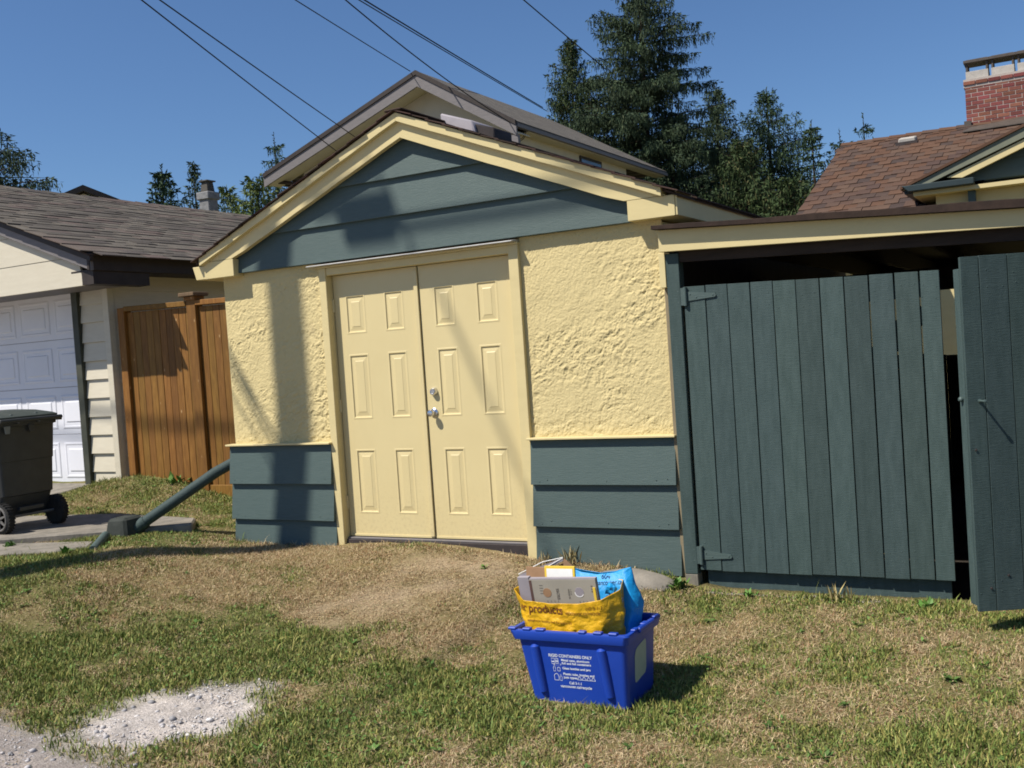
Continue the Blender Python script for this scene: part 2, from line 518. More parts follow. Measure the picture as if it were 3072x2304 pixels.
def text_obj(txt, size, mat, parent, loc, rot, name='lettering', width=None, weight=0.0, curve=None):
    cu_ = bpy.data.curves.new('txt', 'FONT')
    cu_.body = txt
    cu_.size = size
    cu_.offset = weight
    to = bpy.data.objects.new('txt', cu_)
    COL.objects.link(to)
    dg = bpy.context.evaluated_depsgraph_get()
    me = bpy.data.meshes.new_from_object(to.evaluated_get(dg))
    bpy.data.objects.remove(to)
    if width:
        xs = [v.co.x for v in me.vertices]
        k = width / max(1e-6, max(xs) - min(xs))
        x0 = min(xs)
        for v in me.vertices:
            v.co.x = (v.co.x - x0) * k
    if curve:
        for v in me.vertices:
            v.co.z += curve(v.co.x, v.co.y)
    me.materials.clear()
    me.materials.append(mat)
    o = bpy.data.objects.new(name, me)
    COL.objects.link(o)
    o.parent = parent
    o.location = loc
    o.rotation_euler = rot
    return o

# noise fields in numpy
def vnoise(x, y, seed=0):
    xi = np.floor(x).astype(np.int64); yi = np.floor(y).astype(np.int64)
    xf = x - xi; yf = y - yi
    def h(a, b):
        n = (a * 374761393 + b * 668265263 + seed * 1442695041) & 0xFFFFFFFF
        n = ((n ^ (n >> 13)) * 1274126177) & 0xFFFFFFFF
        n = n ^ (n >> 16)
        return (n & 0xFFFF) / 65535.0
    u = xf * xf * (3 - 2 * xf); v = yf * yf * (3 - 2 * yf)
    return (h(xi, yi) * (1 - u) + h(xi + 1, yi) * u) * (1 - v) + (h(xi, yi + 1) * (1 - u) + h(xi + 1, yi + 1) * u) * v

def fbm(x, y, seed=0, oct=4, gain=0.5):
    t = 0; a = 1; n = 0
    for i in range(oct):
        t = t + a * vnoise(x * 2 ** i + 13.7 * i, y * 2 ** i - 7.1 * i, seed + i)
        n += a; a *= gain
    return t / n

# ------------------------------------------------------------------ ground height field
GP = np.array([(-1.14, -.1, -.05), (-.07, -.1, -.065), (.25, -.12, -.04), (.8, -.12, -.03), (1.3, -.12, -.065), (1.65, -.1, -.095), (2.2, -.1, -.12), (2.75, -.12, -.17), (2.84, -.2, -.23), (3.5, -.25, -.245), (4.4, -.25, -.23), (4.7, -.75, -.235), (5.3, -.35, -.24), (5.9, -.25, -.24), (4.6, -1.15, -.27),
  (2.6, -1.87, -.40), (3.1, -1.87, -.405), (2.6, -1.5, -.385), (3.1, -1.5, -.39), (2.8, -2.7, -.41), (4.8, -2.0, -.40), (5.1, -6.4, -.32), (.8, -3.2, -.39), (0, -5, -.38), (3.8, -1.2, -.35), (1.2, -1.2, -.24), (0, -1.2, -.16), (.2, -2.2, -.31),
  (-.85, -.65, -.03), (-1.2, -1.05, .04), (-1.8, -1.75, .015), (-2, -1.2, .025), (-3, -1.1, .03), (-3.2, -2.0, -.02), (-2.2, -2.7, -.22), (-.8, -2.2, -.2), (-5, -3.2, -.18), (-1.5, -.2, .025), (-1.8, .1, .04), (-2.4, .4, .05),
  (-2.45, 1.2, .08), (-3.0, 1.1, .2), (-3.9, 1.2, .30), (-3.5, .5, .12), (-4.5, 1.2, .22), (-6, 1.2, .22), (-4, -.2, .06), (-7, -.5, .05), (-1.4, 1, .03), (0, 3, -.05), (3, 5, -.2), (-3, 5, .2), (6, 8, 0), (-8, 12, 0), (9, -3, -.35), (-9, -6, -.3)])
def _U(r2):
    return np.where(r2 > 1e-12, r2 * np.log(np.maximum(r2, 1e-12)), 0)
_n = len(GP)
_r2 = ((GP[:, None, :2] - GP[None, :, :2]) ** 2).sum(-1)
_P = np.c_[np.ones(_n), GP[:, :2]]
_w = np.linalg.solve(np.block([[_U(_r2) + np.eye(_n) * .05, _P], [_P.T, np.zeros((3, 3))]]), np.r_[GP[:, 2], 0, 0, 0])
def ground_z(x, y):
    x = np.asarray(x, float); y = np.asarray(y, float)
    sh = x.shape
    x = x.ravel(); y = y.ravel()
    z = np.empty_like(x)
    for i in range(0, len(x), 60000):
        a = x[i:i + 60000]; b = y[i:i + 60000]
        r2 = (a[:, None] - GP[None, :, 0]) ** 2 + (b[:, None] - GP[None, :, 1]) ** 2
        z[i:i + 60000] = _U(r2) @ _w[:_n] + _w[_n] + a * _w[_n + 1] + b * _w[_n + 2]
    z = np.clip(z, -.45, .4)
    d = np.hypot(x - 0, y - 0)
    k = np.clip((d - 9) / 8, 0, 1)
    z = z * (1 - k) + (-0.1) * k
    return z.reshape(sh)
def gz(x, y):
    return float(ground_z(np.array([x]), np.array([y]))[0])

GREEN = [(0.84, -1.8, 0.47, 0.8), (0.69, -2.11, 0.32, 0.6), (1.12, -1.64, 0.27, 0.6), (-2.02, -1.31, 0.5, 0.7), (-1.83, -0.72, 0.56, 0.5), (-0.26, -2.39, 0.33, 0.5), (1.7, -2.65, 0.27, 0.6), (2.2, -2.35, 0.45, 0.35), (2.51, -2.22, 0.27, 0.4), (3.29, -1.47, 0.28, 0.5), (3.54, -1.1, 0.36, 0.4), (2.86, -0.37, 0.23, 0.4), (4.11, -1.05, 0.35, 0.25), (4.62, -1.96, 0.19, 0.4), (4.72, -1.38, 0.16, 0.5), (0.28, -1.08, 0.22, 0.5), (-1.81, -0.04, 0.48, 0.4), (-2.11, 0.64, 0.26, 0.5), (2.67, -0.2, 0.15, 0.8), (4.24, -0.31, 0.15, 0.8), (3.02, -2.33, 0.12, 0.5), (-3.44, 1.26, 0.39, 0.6), (2.83, -2.57, 0.16, 0.3), (-1.2, -2.2, .6, .4), (1.9, -1.9, .3, .35)]
DRY = [(-0.41, -0.89, 0.5, 0.6), (3.55, -0.65, 0.31, 0.5), (3.29, -2.38, 0.24, 0.4), (3.64, -1.85, 0.25, 0.5), (-0.37, -1.58, 0.37, 0.5), (4.41, -0.79, 0.24, 0.4), (-2.92, 0.37, 0.44, 0.3), (.3, -.5, .5, .5)]
BARE = [(1.06, -0.94, 0.51, 0.9), (1.14, -0.43, 0.45, 0.8), (0.78, -1.3, 0.32, 0.7), (1.67, -0.6, 0.24, 0.6), (1.5, -.3, .3, .7)]
def blobs(L, x, y):
    t = np.zeros_like(x)
    for cx, cy, r, w in L:
        d2 = ((x - cx) ** 2 + (y - cy) ** 2) / (r * r)
        t = t + w * np.exp(-d2)
    return t
def greenness(x, y):
    g = 0.58 + 1.2 * (fbm(x * 1.9, y * 2.6, 3, 4) - .5) + 1.0 * (fbm(x * 7, y * 9, 9, 3) - .5)
    g = g + .20 * np.clip((-1.35 - y) / .6, -.6, 1) + .22 * np.clip((-1.0 - x), 0, 1) + .14 * np.clip(x - 2.9, 0, 1)
    g = g + 0.62 * blobs(GREEN, x, y) - 0.55 * blobs(DRY, x, y) - 0.55 * blobs(BARE, x, y)
    return np.clip(g, 0, 1)
def bareness(x, y):
    b = blobs(BARE, x, y) * (0.1 + 1.7 * fbm(x * 4.5, y * 5.5, 21, 4)) - 0.40
    return np.clip(b, 0, 1)
GRAVEL_POLY = [(.44, -2.98), (.52, -2.74), (.64, -2.50), (.86, -2.29), (1.03, -2.14), (1.2, -2.26), (1.44, -2.52), (1.42, -2.74), (1.27, -2.92), (1.16, -3.12), (.95, -3.22), (.7, -3.16)]
def poly_dist(x, y, poly):
    """signed distance, negative inside"""
    P = np.array(poly); n = len(P)
    best = np.full(x.shape, 1e9); inside = np.zeros(x.shape, bool)
    for i in range(n):
        a = P[i]; b = P[(i + 1) % n]
        e = b - a
        t = np.clip(((x - a[0]) * e[0] + (y - a[1]) * e[1]) / (e @ e), 0, 1)
        best = np.minimum(best, np.hypot(x - a[0] - t * e[0], y - a[1] - t * e[1]))
        c = ((a[1] > y) != (b[1] > y)) & (x < (b[0] - a[0]) * (y - a[1]) / (b[1] - a[1] + 1e-12) + a[0])
        inside ^= c
    return np.where(inside, -best, best)
def gravel_mask(x, y):
    d = poly_dist(x, y, GRAVEL_POLY) + 0.34 * (fbm(x * 5, y * 5, 31, 4, .65) - .5)
    return np.clip(0.45 - d / 0.20, 0, 1)
def alley_mask(x, y):
    d = (y + 3.03 + 0.19 * (x - .1)) + 0.28 * (fbm(x * 4, y * 4, 41, 3) - .5)
    d = d + np.clip(x - 1.35, 0, 5) * 0.8
    return np.clip(0.5 - d / 0.22, 0, 1)
SLAB = [(-6.0, -3.2), (-2.81, -1.05), (-1.52, -.18), (-1.75, .08), (-2.9, .20), (-3.9, -.05), (-4.75, .15), (-4.42, 1.225), (-9.9, 1.225), (-10.5, -3.2)]

# ------------------------------------------------------------------ ground sheet
def axis_coords(a, b, step, far):
    c = list(np.arange(a, b + 1e-6, step))
    s = step; lo = a; left = []
    while lo > -far:
        s *= 1.22; lo -= s; left.append(lo)
    s = step; hi = b; right = []
    while hi < far:
        s *= 1.22; hi += s; right.append(hi)
    return np.array(left[::-1] + c + right)
def build_ground():
    X = axis_coords(-4.6, 6.2, .05, 420); Y = axis_coords(-4.2, 1.3, .05, 420)
    gx, gy = np.meshgrid(X, Y)
    z = ground_z(gx, gy)
    near = np.clip(1 - (np.hypot(gx - 1, gy + 1) - 6) / 3, 0, 1)
    gr = gravel_mask(gx, gy); al = alley_mask(gx, gy)
    z = z + near * (0.028 * (fbm(gx * 5, gy * 5, 51, 4) - .5) + 0.012 * (fbm(gx * 24, gy * 24, 52, 2) - .5))
    z = z - 0.012 * np.maximum(gr, al)
    z = z - 0.05 * (poly_dist(gx, gy, SLAB) < 0)
    z = np.where((gx > 2.85) & (gy > -.10) & (gx < 7) & (gy < 6), z - .12, z)
    inb = (gx > -1.05) & (gx < 2.7) & (gy > .1) & (gy < 6)
    z = np.where(inb, z - .25, z)
    g = greenness(gx, gy)[..., None]; b = bareness(gx, gy)[..., None]
    soil = np.array([.16, .12, .07]); straw = np.array([.25, .20, .09]); grn = np.array([.125, .14, .045])
    bare = np.array([.34, .265, .175])
    col = straw * (1 - g) + grn * g
    col = col * .75 + soil * .25
    col = col * (1 - b) + bare * b
    n = fbm(gx * 12, gy * 12, 61, 3)[..., None]
    gc = np.array([.53, .485, .455]) * (0.5 + .9 * n)
    ac = np.array([.33, .295, .275]) * (0.75 + .5 * n)
    col = col * (1 - al[..., None]) + ac * al[..., None]
    col = col * (1 - gr[..., None]) + gc * gr[..., None]
    ny, nx = gx.shape
    idx = np.arange(nx * ny).reshape(ny, nx)
    F = np.stack([idx[:-1, :-1], idx[:-1, 1:], idx[1:, 1:], idx[1:, :-1]], -1).reshape(-1, 4)
    V = np.stack([gx, gy, z], -1).reshape(-1, 3)
    o = link('ground', np_mesh('ground', V, F, M['ground'], True, col.reshape(-1, 3)))
    tag(o, 'dry patchy lawn sloping down from the garage to a gravel alley edge', None, None, 'structure')
build_ground()

# ------------------------------------------------------------------ grass and gravel (stuff)
def excluded(x, y, pad=0.0):
    e = (x > -1.15 - pad) & (x < 2.78) & (y > -.10 - pad)
    e |= (x > 2.7) & (y > -.17)
    e |= poly_dist(x, y, SLAB) < -.01
    e |= (x > 2.57) & (x < 3.11) & (y > -1.88) & (y < -1.52)
    e |= (y > 1.24) & (x < -1.2)
    e |= (x < -4.45) & (y > .3)
    return e
def in_view(x, y, z):
    d = np.stack([x - cam.matrix_world[0][3], y - cam.matrix_world[1][3], z - cam.matrix_world[2][3]], -1)
    w = d @ np.array(cf); u = d @ np.array(cr); v = d @ np.array(cu)
    return (w > .5) & (np.abs(u / w) < .62) & (np.abs(v / w) < .5), w
def build_grass():
    N = 1500000
    x = rng.uniform(-4.6, 6.4, N); y = rng.uniform(-4.2, 1.25, N)
    k, w = in_view(x, y, np.full(N, -.2))
    x = x[k]; y = y[k]; w = w[k]
    keep = rng.random(len(x)) < np.clip(1.25 - (w - 3) * 0.09, .4, 1)
    keep &= ~excluded(x, y)
    gr = gravel_mask(x, y); al = alley_mask(x, y); ba = bareness(x, y)
    clump = fbm(x * 9, y * 9, 77, 3)
    dens = np.clip((1 - 1.12 * gr) * (1 - 1.04 * al) * (1 - .65 * ba), 0, 1) * np.clip(.35 + 1.5 * (clump - .2), .2, 1)
    keep &= rng.random(len(x)) < dens * .70
    x = x[keep]; y = y[keep]; ba = ba[keep]; clump = clump[keep]
    n = len(x)
    z = ground_z(x, y) - .006
    g = greenness(x, y)
    isg = rng.random(n) < np.clip(g * 1.15 - .03, .12, .95)
    tall = fbm(x * 2.3, y * 2.3, 88, 3)
    L = .82 * np.where(isg, rng.uniform(.014, .038, n) * (.5 + 1.0 * g) * (.45 + 1.1 * tall), rng.uniform(.018, .050, n))
    L *= (1 - .6 * ba)
    wall = np.exp(-((np.abs(y + .11)) / .05) ** 2) * ((x > -1.2) & (x < 4.6)) + np.exp(-((np.abs(y - 1.2)) / .06) ** 2) * (x < -1.3)
    L *= 1 + 1.1 * wall * rng.random(n)
    sport = rng.random(n) < .006
    L = np.where(sport, L * rng.uniform(1.5, 2.6, n), L)
    az = rng.uniform(0, 2 * PI, n)
    flat = np.where(isg, rng.uniform(.2, 1.0, n), rng.uniform(.3, 1.3, n))
    hx = np.cos(az); hy = np.sin(az)
    wd = np.where(isg, rng.uniform(.0016, .0034, n), rng.uniform(.0009, .0022, n)) * 1.25
    ax = rng.uniform(0, 2 * PI, n)
    sx = np.cos(ax) * wd; sy = np.sin(ax) * wd
    b = np.stack([x, y, z], -1)
    mid = b + np.stack([hx * np.sin(flat * .6), hy * np.sin(flat * .6), np.cos(flat * .6)], -1) * (L * .55)[:, None]
    tip = mid + np.stack([hx * np.sin(flat * 1.3), hy * np.sin(flat * 1.3), np.maximum(np.cos(flat * 1.3), -.2)], -1) * (L * .5)[:, None]
    s = np.stack([sx, sy, np.zeros(n)], -1)
    V = np.stack([b - s, b + s, mid + s * .8, mid - s * .8, tip], 1).reshape(-1, 3)
    i = np.arange(n) * 5
    F = np.concatenate([np.stack([i, i + 1, i + 2], -1), np.stack([i, i + 2, i + 3], -1), np.stack([i + 3, i + 2, i + 4], -1)])
    r = rng.random((n, 1))
    gcol = np.array([.115, .18, .034]) * (1 - r) + np.array([.27, .305, .08]) * r
    gcol = gcol * (1 - .35 * rng.random((n, 1))) 
    yel = rng.random((n, 1)) < .30
    gcol = np.where(yel, np.array([.31, .28, .085]) * (.65 + .6 * r), gcol)
    r2 = rng.random((n, 1))
    dcol = np.array([.32, .22, .10]) * (1 - r2) + np.array([.58, .46, .27]) * r2
    red = rng.random((n, 1)) < .18
    dcol = np.where(red, np.array([.30, .16, .08]) * (.7 + .6 * r), dcol)
    col = np.where(isg[:, None], gcol, dcol)
    o = link('grass', np_mesh('grass', V, F, M['blade'], False, np.repeat(col, 5, 0)))
    tag(o, 'short patchy grass, part green and part dried straw, on the lawn', None, None, 'stuff')
    # flattened straw thatch
    N = 1000000
    x = rng.uniform(-4.6, 6.4, N); y = rng.uniform(-4.2, 1.25, N)
    k, w = in_view(x, y, np.full(N, -.2))
    g = greenness(x, y)
    k &= ~excluded(x, y) & (rng.random(N) < np.clip(1.15 - 1.15 * g, .06, 1) * np.clip(1 - gravel_mask(x, y) - .9 * alley_mask(x, y), .02, 1) * np.clip(1.25 - (w - 3) * .09, .4, 1))
    x = x[k]; y = y[k]; n = len(x); ba = bareness(x, y)
    z = ground_z(x, y) + rng.uniform(.0, .010, n)
    az = rng.uniform(0, 2 * PI, n); L = rng.uniform(.012, .050, n) * (1 - .4 * ba); wd = rng.uniform(.0007, .0018, n)
    d = np.stack([np.cos(az), np.sin(az), rng.uniform(-.15, .5, n)], -1) * L[:, None]
    q = np.stack([-np.sin(az), np.cos(az), rng.uniform(-.5, .5, n)], -1) * wd[:, None]
    b = np.stack([x, y, z], -1)
    V = np.stack([b - q, b + q, b + d], 1).reshape(-1, 3)
    F = (np.arange(n) * 3)[:, None] + np.array([0, 1, 2])
    r = rng.random((n, 1))
    col = np.array([.25, .175, .095]) * (1 - r) + np.array([.60, .475, .30]) * r
    col = np.where(rng.random((n, 1)) < .2, np.array([.27, .15, .085]) * (.7 + .6 * r), col)
    col = np.where(rng.random((n, 1)) < .15, np.array([.22, .215, .09]) * (.7 + .6 * r), col)
    o = link('thatch', np_mesh('thatch', V, F, M['blade'], False, np.repeat(col, 3, 0)))
    tag(o, 'flattened dry straw thatch between the grass tufts', None, None, 'stuff')
    # clover and broad weeds
    N = 26000
    x = rng.uniform(-4, 5.5, N); y = rng.uniform(-3.6, 1.2, N)
    k, w = in_view(x, y, np.full(N, -.2))
    g = greenness(x, y)
    k &= ~excluded(x, y) & (rng.random(N) < np.clip(g - .45, 0, 1) * 1.1) & (gravel_mask(x, y) < .3) & (alley_mask(x, y) < .4)
    x = x[k]; y = y[k]; n = len(x)
    z = ground_z(x, y) + rng.uniform(.006, .024, n)
    az = rng.uniform(0, 2 * PI, n); L = rng.uniform(.007, .017, n); up = rng.uniform(-.2, .7, n)
    d = np.stack([np.cos(az), np.sin(az), up], -1) * L[:, None]
    q = np.stack([-np.sin(az), np.cos(az), rng.uniform(-.4, .4, n)], -1) * (L * .55)[:, None]
    b = np.stack([x, y, z], -1)
    V = np.stack([b - d * .5, b + q, b + d, b - q], 1).reshape(-1, 3)
    F = (np.arange(n) * 4)[:, None] + np.array([0, 1, 2, 3])
    r = rng.random((n, 1))
    col = np.array([.06, .125, .025]) * (1 - r) + np.array([.12, .20, .05]) * r
    o = link('clover', np_mesh('clover', V, F, M['blade'], False, np.repeat(col, 4, 0)))
    tag(o, 'small clover leaves among the green patches of lawn', None, None, 'stuff')
build_grass()
def build_rosettes():
    V = []; F = []; Cc = []
    r_ = np.random.default_rng(5)
    x = r_.uniform(-3.6, 5.2, 900); y = r_.uniform(-3.4, 1.1, 900)
    k, w = in_view(x, y, np.full(900, -.2))
    g = greenness(x, y)
    k &= ~excluded(x, y) & (gravel_mask(x, y) < .2) & (alley_mask(x, y) < .3) & (r_.random(900) < np.clip(g - .25, .03, .6))
    for px, py in zip(x[k], y[k]):
        z = gz(px, py) + .006
        R0 = r_.uniform(.018, .055); n = r_.integers(6, 12); tone = r_.uniform(.7, 1.25)
        for m in range(n):
            a = r_.uniform(0, 2 * PI); l = R0 * r_.uniform(.6, 1.1); up = r_.uniform(.05, .7)
            d = np.array([math.cos(a) * math.cos(up), math.sin(a) * math.cos(up), math.sin(up)]); q = np.array([-math.sin(a), math.cos(a), 0]) * l * .2
            o = np.array([px, py, z]); b = len(V)
            V += [o, o + d * l * .55 + q, o + d * l - np.array([0, 0, l * .12]), o + d * l * .55 - q]
            F.append((b, b + 1, b + 2, b + 3)); Cc += [np.array([.085, .16, .035]) * tone * r_.uniform(.8, 1.2)] * 4
    o = link('lawn_weeds', np_mesh('lawn_weeds', np.array(V), np.array(F), M['blade'], False, np.array(Cc)))
    tag(o, 'broad leaved weed rosettes dotted through the green patches of lawn', None, None, 'stuff')
build_rosettes()

def build_gravel():
    ico = bmesh.new()
    bmesh.ops.create_icosphere(ico, subdivisions=1, radius=1)
    BV = np.array([v.co[:] for v in ico.verts]); BF = np.array([[v.index for v in f.verts] for f in ico.faces])
    ico.free()
    xs = []; 
    N = 52000
    x = rng.uniform(-1.2, 2.2, N); y = rng.uniform(-4.0, -2.0, N)
    gr = gravel_mask(x, y); al = alley_mask(x, y)
    keep = rng.random(N) < np.clip(gr * .42 + al * .35 + .05 * np.exp(-np.maximum(poly_dist(x, y, GRAVEL_POLY), 0) / .12) + .003, 0, 1)
    keep &= in_view(x, y, np.full(N, -.38))[0]
    x = x[keep]; y = y[keep]; gr = gr[keep]
    n = len(x)
    r = .0020 + .0048 * rng.random(n) ** 3 + .014 * (rng.random(n) < .03) * rng.random(n)
    z = ground_z(x, y) - .009 + r * .2
    sc = np.stack([r * rng.uniform(.8, 1.5, n), r * rng.uniform(.8, 1.4, n), r * rng.uniform(.45, .85, n)], -1)
    a = rng.uniform(0, 2 * PI, n)
    jit = 1 + .35 * (rng.random((n, len(BV), 1)) - .5)
    P = BV[None] * jit * sc[:, None]
    c = np.cos(a)[:, None]; s = np.sin(a)[:, None]
    V = np.stack([P[..., 0] * c - P[..., 1] * s, P[..., 0] * s + P[..., 1] * c, P[..., 2]], -1) + np.stack([x, y, z], -1)[:, None]
    F = (np.arange(n) * len(BV))[:, None, None] + BF[None]
    q = rng.random((n, 1))
    light = np.array([.40, .37, .36]) * (1 - q) + np.array([.66, .64, .62]) * q
    dark = np.array([.20, .195, .20]) * (1 - q) + np.array([.44, .42, .42]) * q
    isl = rng.random((n, 1)) < np.where((gr[:, None] > .4) & (r[:, None] < .011), .76, .2)
    col = np.where(isl, light, dark)
    o = link('gravel', np_mesh('gravel', V.reshape(-1, 3), F.reshape(-1, 3), M['blade'], False, np.repeat(col, len(BV), 0)))
    tag(o, 'white crushed gravel patch and grey pebbles at the alley edge', None, None, 'stuff')
build_gravel()

# ------------------------------------------------------------------ the cream garage
GA = thing('garage', 'cream stucco garage with blue-green gable and cream double doors', 'garage', (.8, 0, -.1))
def garage():
    # hidden bulk: walls and gable core, the door recess left open at the front
    w = MB()
    w.box(-1.09, 2.735, .06, 6.0, -.4, 2.12)
    w.prism([(-1.09, .0, 2.121), (2.735, .0, 2.121), (.82, .0, 2.93)], (0, 6.0, 0))
    w.box(-1.09, -.01, -.03, .0595, -.4, 2.119); w.box(1.60, 2.735, -.03, .0595, -.4, 2.119); w.box(-.0099, 1.5999, -.03, .0595, 2.05, 2.119)
    w.obj('wall', M['stucco'], GA)
    # stucco skins with real trowel relief
    def skin(x0, x1, z0, z1, seed):
        nx = int((x1 - x0) / .0050); nz = int((z1 - z0) / .0050)
        X = np.linspace(x0, x1, nx); Z = np.linspace(z0, z1, nz)
        gx, gzz = np.meshgrid(X, Z)
        wx = gx + .075 * (fbm(gx * 8, gzz * 8, seed, 4) - .5); wz = gzz + .075 * (fbm(gx * 9 + 5, gzz * 9, seed + 4, 3) - .5)
        u = wx * .8 + wz * .6; v = -wx * .6 + wz * .8
        a = fbm(u * 26, v * 40, seed + 9, 5, .62)
        n1 = fbm(wx * 15, wz * 19, seed + 13, 4, .6); n2 = fbm(u * 30, v * 38, seed + 19, 4, .6)
        cr = -np.exp(-np.abs(n1 - .5) / .022) - .7 * np.exp(-np.abs(n2 - .52) / .03)
        c = fbm(wx * 120, wz * 120, seed + 17, 2)
        zone = np.clip(fbm(gx * 2.6, gzz * 3.0, seed + 23, 4) * 2.4 - .6, .22, 1)
        h = zone * (.018 * (a - .47) + .0050 * cr) + .0046 * (c - .5) + .007 * (fbm(gx * 5, gzz * 5, seed + 31, 2) - .5)
        edge = np.minimum.reduce([gx - x0, x1 - gx, gzz - z0, z1 - gzz])
        h = h * np.clip(edge / .02, 0, 1)
        V = np.stack([gx, -.045 - h, gzz], -1).reshape(-1, 3) - np.array(GA.location)
        idx = np.arange(nx * nz).reshape(nz, nx)
        F = np.stack([idx[:-1, :-1], idx[:-1, 1:], idx[1:, 1:], idx[1:, :-1]], -1).reshape(-1, 4)
        link('stucco_panel', np_mesh('stucco_panel', V, F, M['stucco'], True), GA)
    skin(-1.092, -.064, .742, 2.136, 3)
    skin(1.688, 2.737, .742, 2.136, 40)
    # low lap siding either side of the doors
    rows = [(.425, .733), (.135, .44), (-.165, .15), (-.46, -.15)]
    for x0, x1 in ((-1.13, -.066), (1.69, 2.748)):
        for i, (z0, z1) in enumerate(rows[:3]):
            e = .004 * (i % 2)
            p = [(x0 - e, -.112 + .002 * i, z0), (x0 - e, -.046, z0), (x0 - e, -.046, z1 - .004), (x0 - e, -.076 + .002 * i, z1 - .004)]
            MB().prism(p, (x1 - x0 + e, 0, 0)).nails(x0 + .1, -.111 + .002 * i, (z0 + .03,)).nails((x0 + x1) / 2, -.111 + .002 * i, (z0 + .03,)).nails(x1 - .1, -.111 + .002 * i, (z0 + .03,)).obj('plank', M['teal'], GA, .002)
        MB().box(x0 - .012, x1 + .012, -.119, -.03, .734, .748).obj('belt_trim', M['cream'], GA, .002)
    # gable boards
    def zr(x): # underside of barge boards at x
        return 2.975 - .407 * abs(x - .83)
    for i, (z0, z1) in enumerate(((2.135, 2.412), (2.408, 2.684), (2.680, 2.96))):
        xl = .83 - (2.99 - z0) / .407 if i else -.9; xr = .83 + (2.99 - z0) / .407 if i else 2.56
        xl = max(xl, -.9); xr = min(xr, 2.56)
        poly = [(xl, z0), (xr, z0)]
        for k in (1, .8, .6, .4, .2, 0, -.2, -.4, -.6, -.8, -1):
            x = .83 + k * 1.72
            if xl < x < xr:
                zz = min(z1, zr(x) + .05)
                if zz > z0:
                    poly.append((x, zz))
        f = [(x, -.104 + .030 * (z - z0) / .27, z) for x, z in poly]
        bk = [(x, -.045, z) for x, z in poly]
        n = len(poly)
        MB().add(f + bk, [tuple(range(n)), tuple(range(n, 2 * n))[::-1]] + [(k, n + k, n + (k + 1) % n, (k + 1) % n) for k in range(n)]).obj('gable_board', M['teal'], GA, .002)
    # barge boards: lower board, proud upper trim, shingle edge
    pk = .83
    def slope_piece(name, side, xe, z_lo, z_hi, y0, y1, mat, bev=.002, wob=0.0, floor=-9):
        s = .412 if side < 0 else .405
        n = 14
        lo = []; hi = []
        for k in range(n + 1):
            x = pk + (xe - pk) * k / n
            d = s * abs(x - pk)
            wv = wob * math.sin(k * 2.1 + side)
            lo.append((x, max(floor, z_lo - d + wv))); hi.append((x, max(floor + .001, z_hi - d + wv * .6)))
        P = lo + hi[::-1]
        MB().prism([(x, y0, z) for x, z in P], (0, y1 - y0, 0)).obj(name, mat, GA, bev)
    for side, xe, fl in ((-1, -1.165, 2.252), (1, 2.815, 2.268)):
        slope_piece('barge_board', side, xe, 2.947, 3.075, -.158, -.112, M['cream'], .0, .0015, fl)
    slope_piece('barge_trim', -1, -1.20, 3.058, 3.121, -.196, -.10, M['cream'], .002, .0012)
    slope_piece('barge_trim', 1, 2.80, 3.058, 3.121, -.196, -.10, M['cream'], .002, .0012)
    # boxed eave returns running back along both sides
    MB().box(-1.188, -.866, -.157, 6.0, 2.112, 2.25).obj('eave_box', M['cream'], GA, .003)
    MB().box(2.552, 2.873, -.157, 6.0, 2.134, 2.266).obj('eave_box', M['cream'], GA, .003)
    MB().box(2.8735, 2.887, -.15, 6.0, 2.137, 2.285).obj('eave_fascia', M['cream'], GA, .002)
    g = MB()
    g.prism([(-1.335, -.14, 2.225), (-1.19, -.14, 2.225), (-1.19, -.14, 2.115), (-1.30, -.14, 2.115)], (0, 6.1, 0))
    g.obj('gutter', M['cream'], GA, .004)
    # roof slabs and the ragged row of shingles along the rake edges
    for side, xe in ((-1, -1.262), (1, 2.905)):
        s = .4185 if side < 0 else .4135
        MB().prism([(pk, -.17, 3.126), (xe, -.17, 3.126 - s * abs(xe - pk)), (xe, -.17, 3.108 - s * abs(xe - pk)), (pk, -.17, 3.108)], (0, 6.3, 0)).obj('roof', M['roofedge'], GA)
        me = MB().box(-.088, .088, 0, .34, 0, .0095).mesh('shingle', M['shdark'], .002)
        nrow = 15
        an = math.atan(s) * side
        for k in range(nrow):
            d = (k + .5) / nrow * abs(xe - pk) 
            x = pk + side * d
            o = place('shingle', me, GA, (x, -.218 + random.uniform(-.008, .008), 3.127 - s * d + random.uniform(0, .003)), (0, an - side * .05 , random.uniform(-.012, .012)))
            o.location.z += .004
        # the run of courses behind, joined
        mb = MB()
        for k in range(nrow):
            d = (k + .5) / nrow * abs(xe - pk); x = pk + side * d; z = 3.1275 - s * d
            for j in range(20):
                y0 = .14 + j * .30
                mb.hexa([(x - .085, y0, z + side * .085 * s), (x + .085, y0, z - side * .085 * s), (x + .085, y0 + .296, z - side * .085 * s), (x - .085, y0 + .296, z + side * .085 * s),
                         (x - .085, y0, z + side * .085 * s + .006), (x + .085, y0, z - side * .085 * s + .010), (x + .085, y0 + .296, z - side * .085 * s + .010), (x - .085, y0 + .296, z + side * .085 * s + .006)])
        tag(mb.obj('roof_shingles', M['shdark'], GA), kind='stuff')
    MB().box(pk - .075, pk + .075, -.225, 6.1, 3.128, 3.142).obj('ridge_cap', M['roofedge'], GA, .005)
    # roof vent
    v = MB().hexa([(.86, .36, 3.115), (1.16, .36, 3.005), (1.16, .72, 3.005), (.86, .72, 3.115), (.86, .36, 3.205), (1.135, .36, 3.105), (1.135, .72, 3.105), (.86, .72, 3.205)])
    vo = v.obj('roof_vent', M['vent'], GA, .012, True)
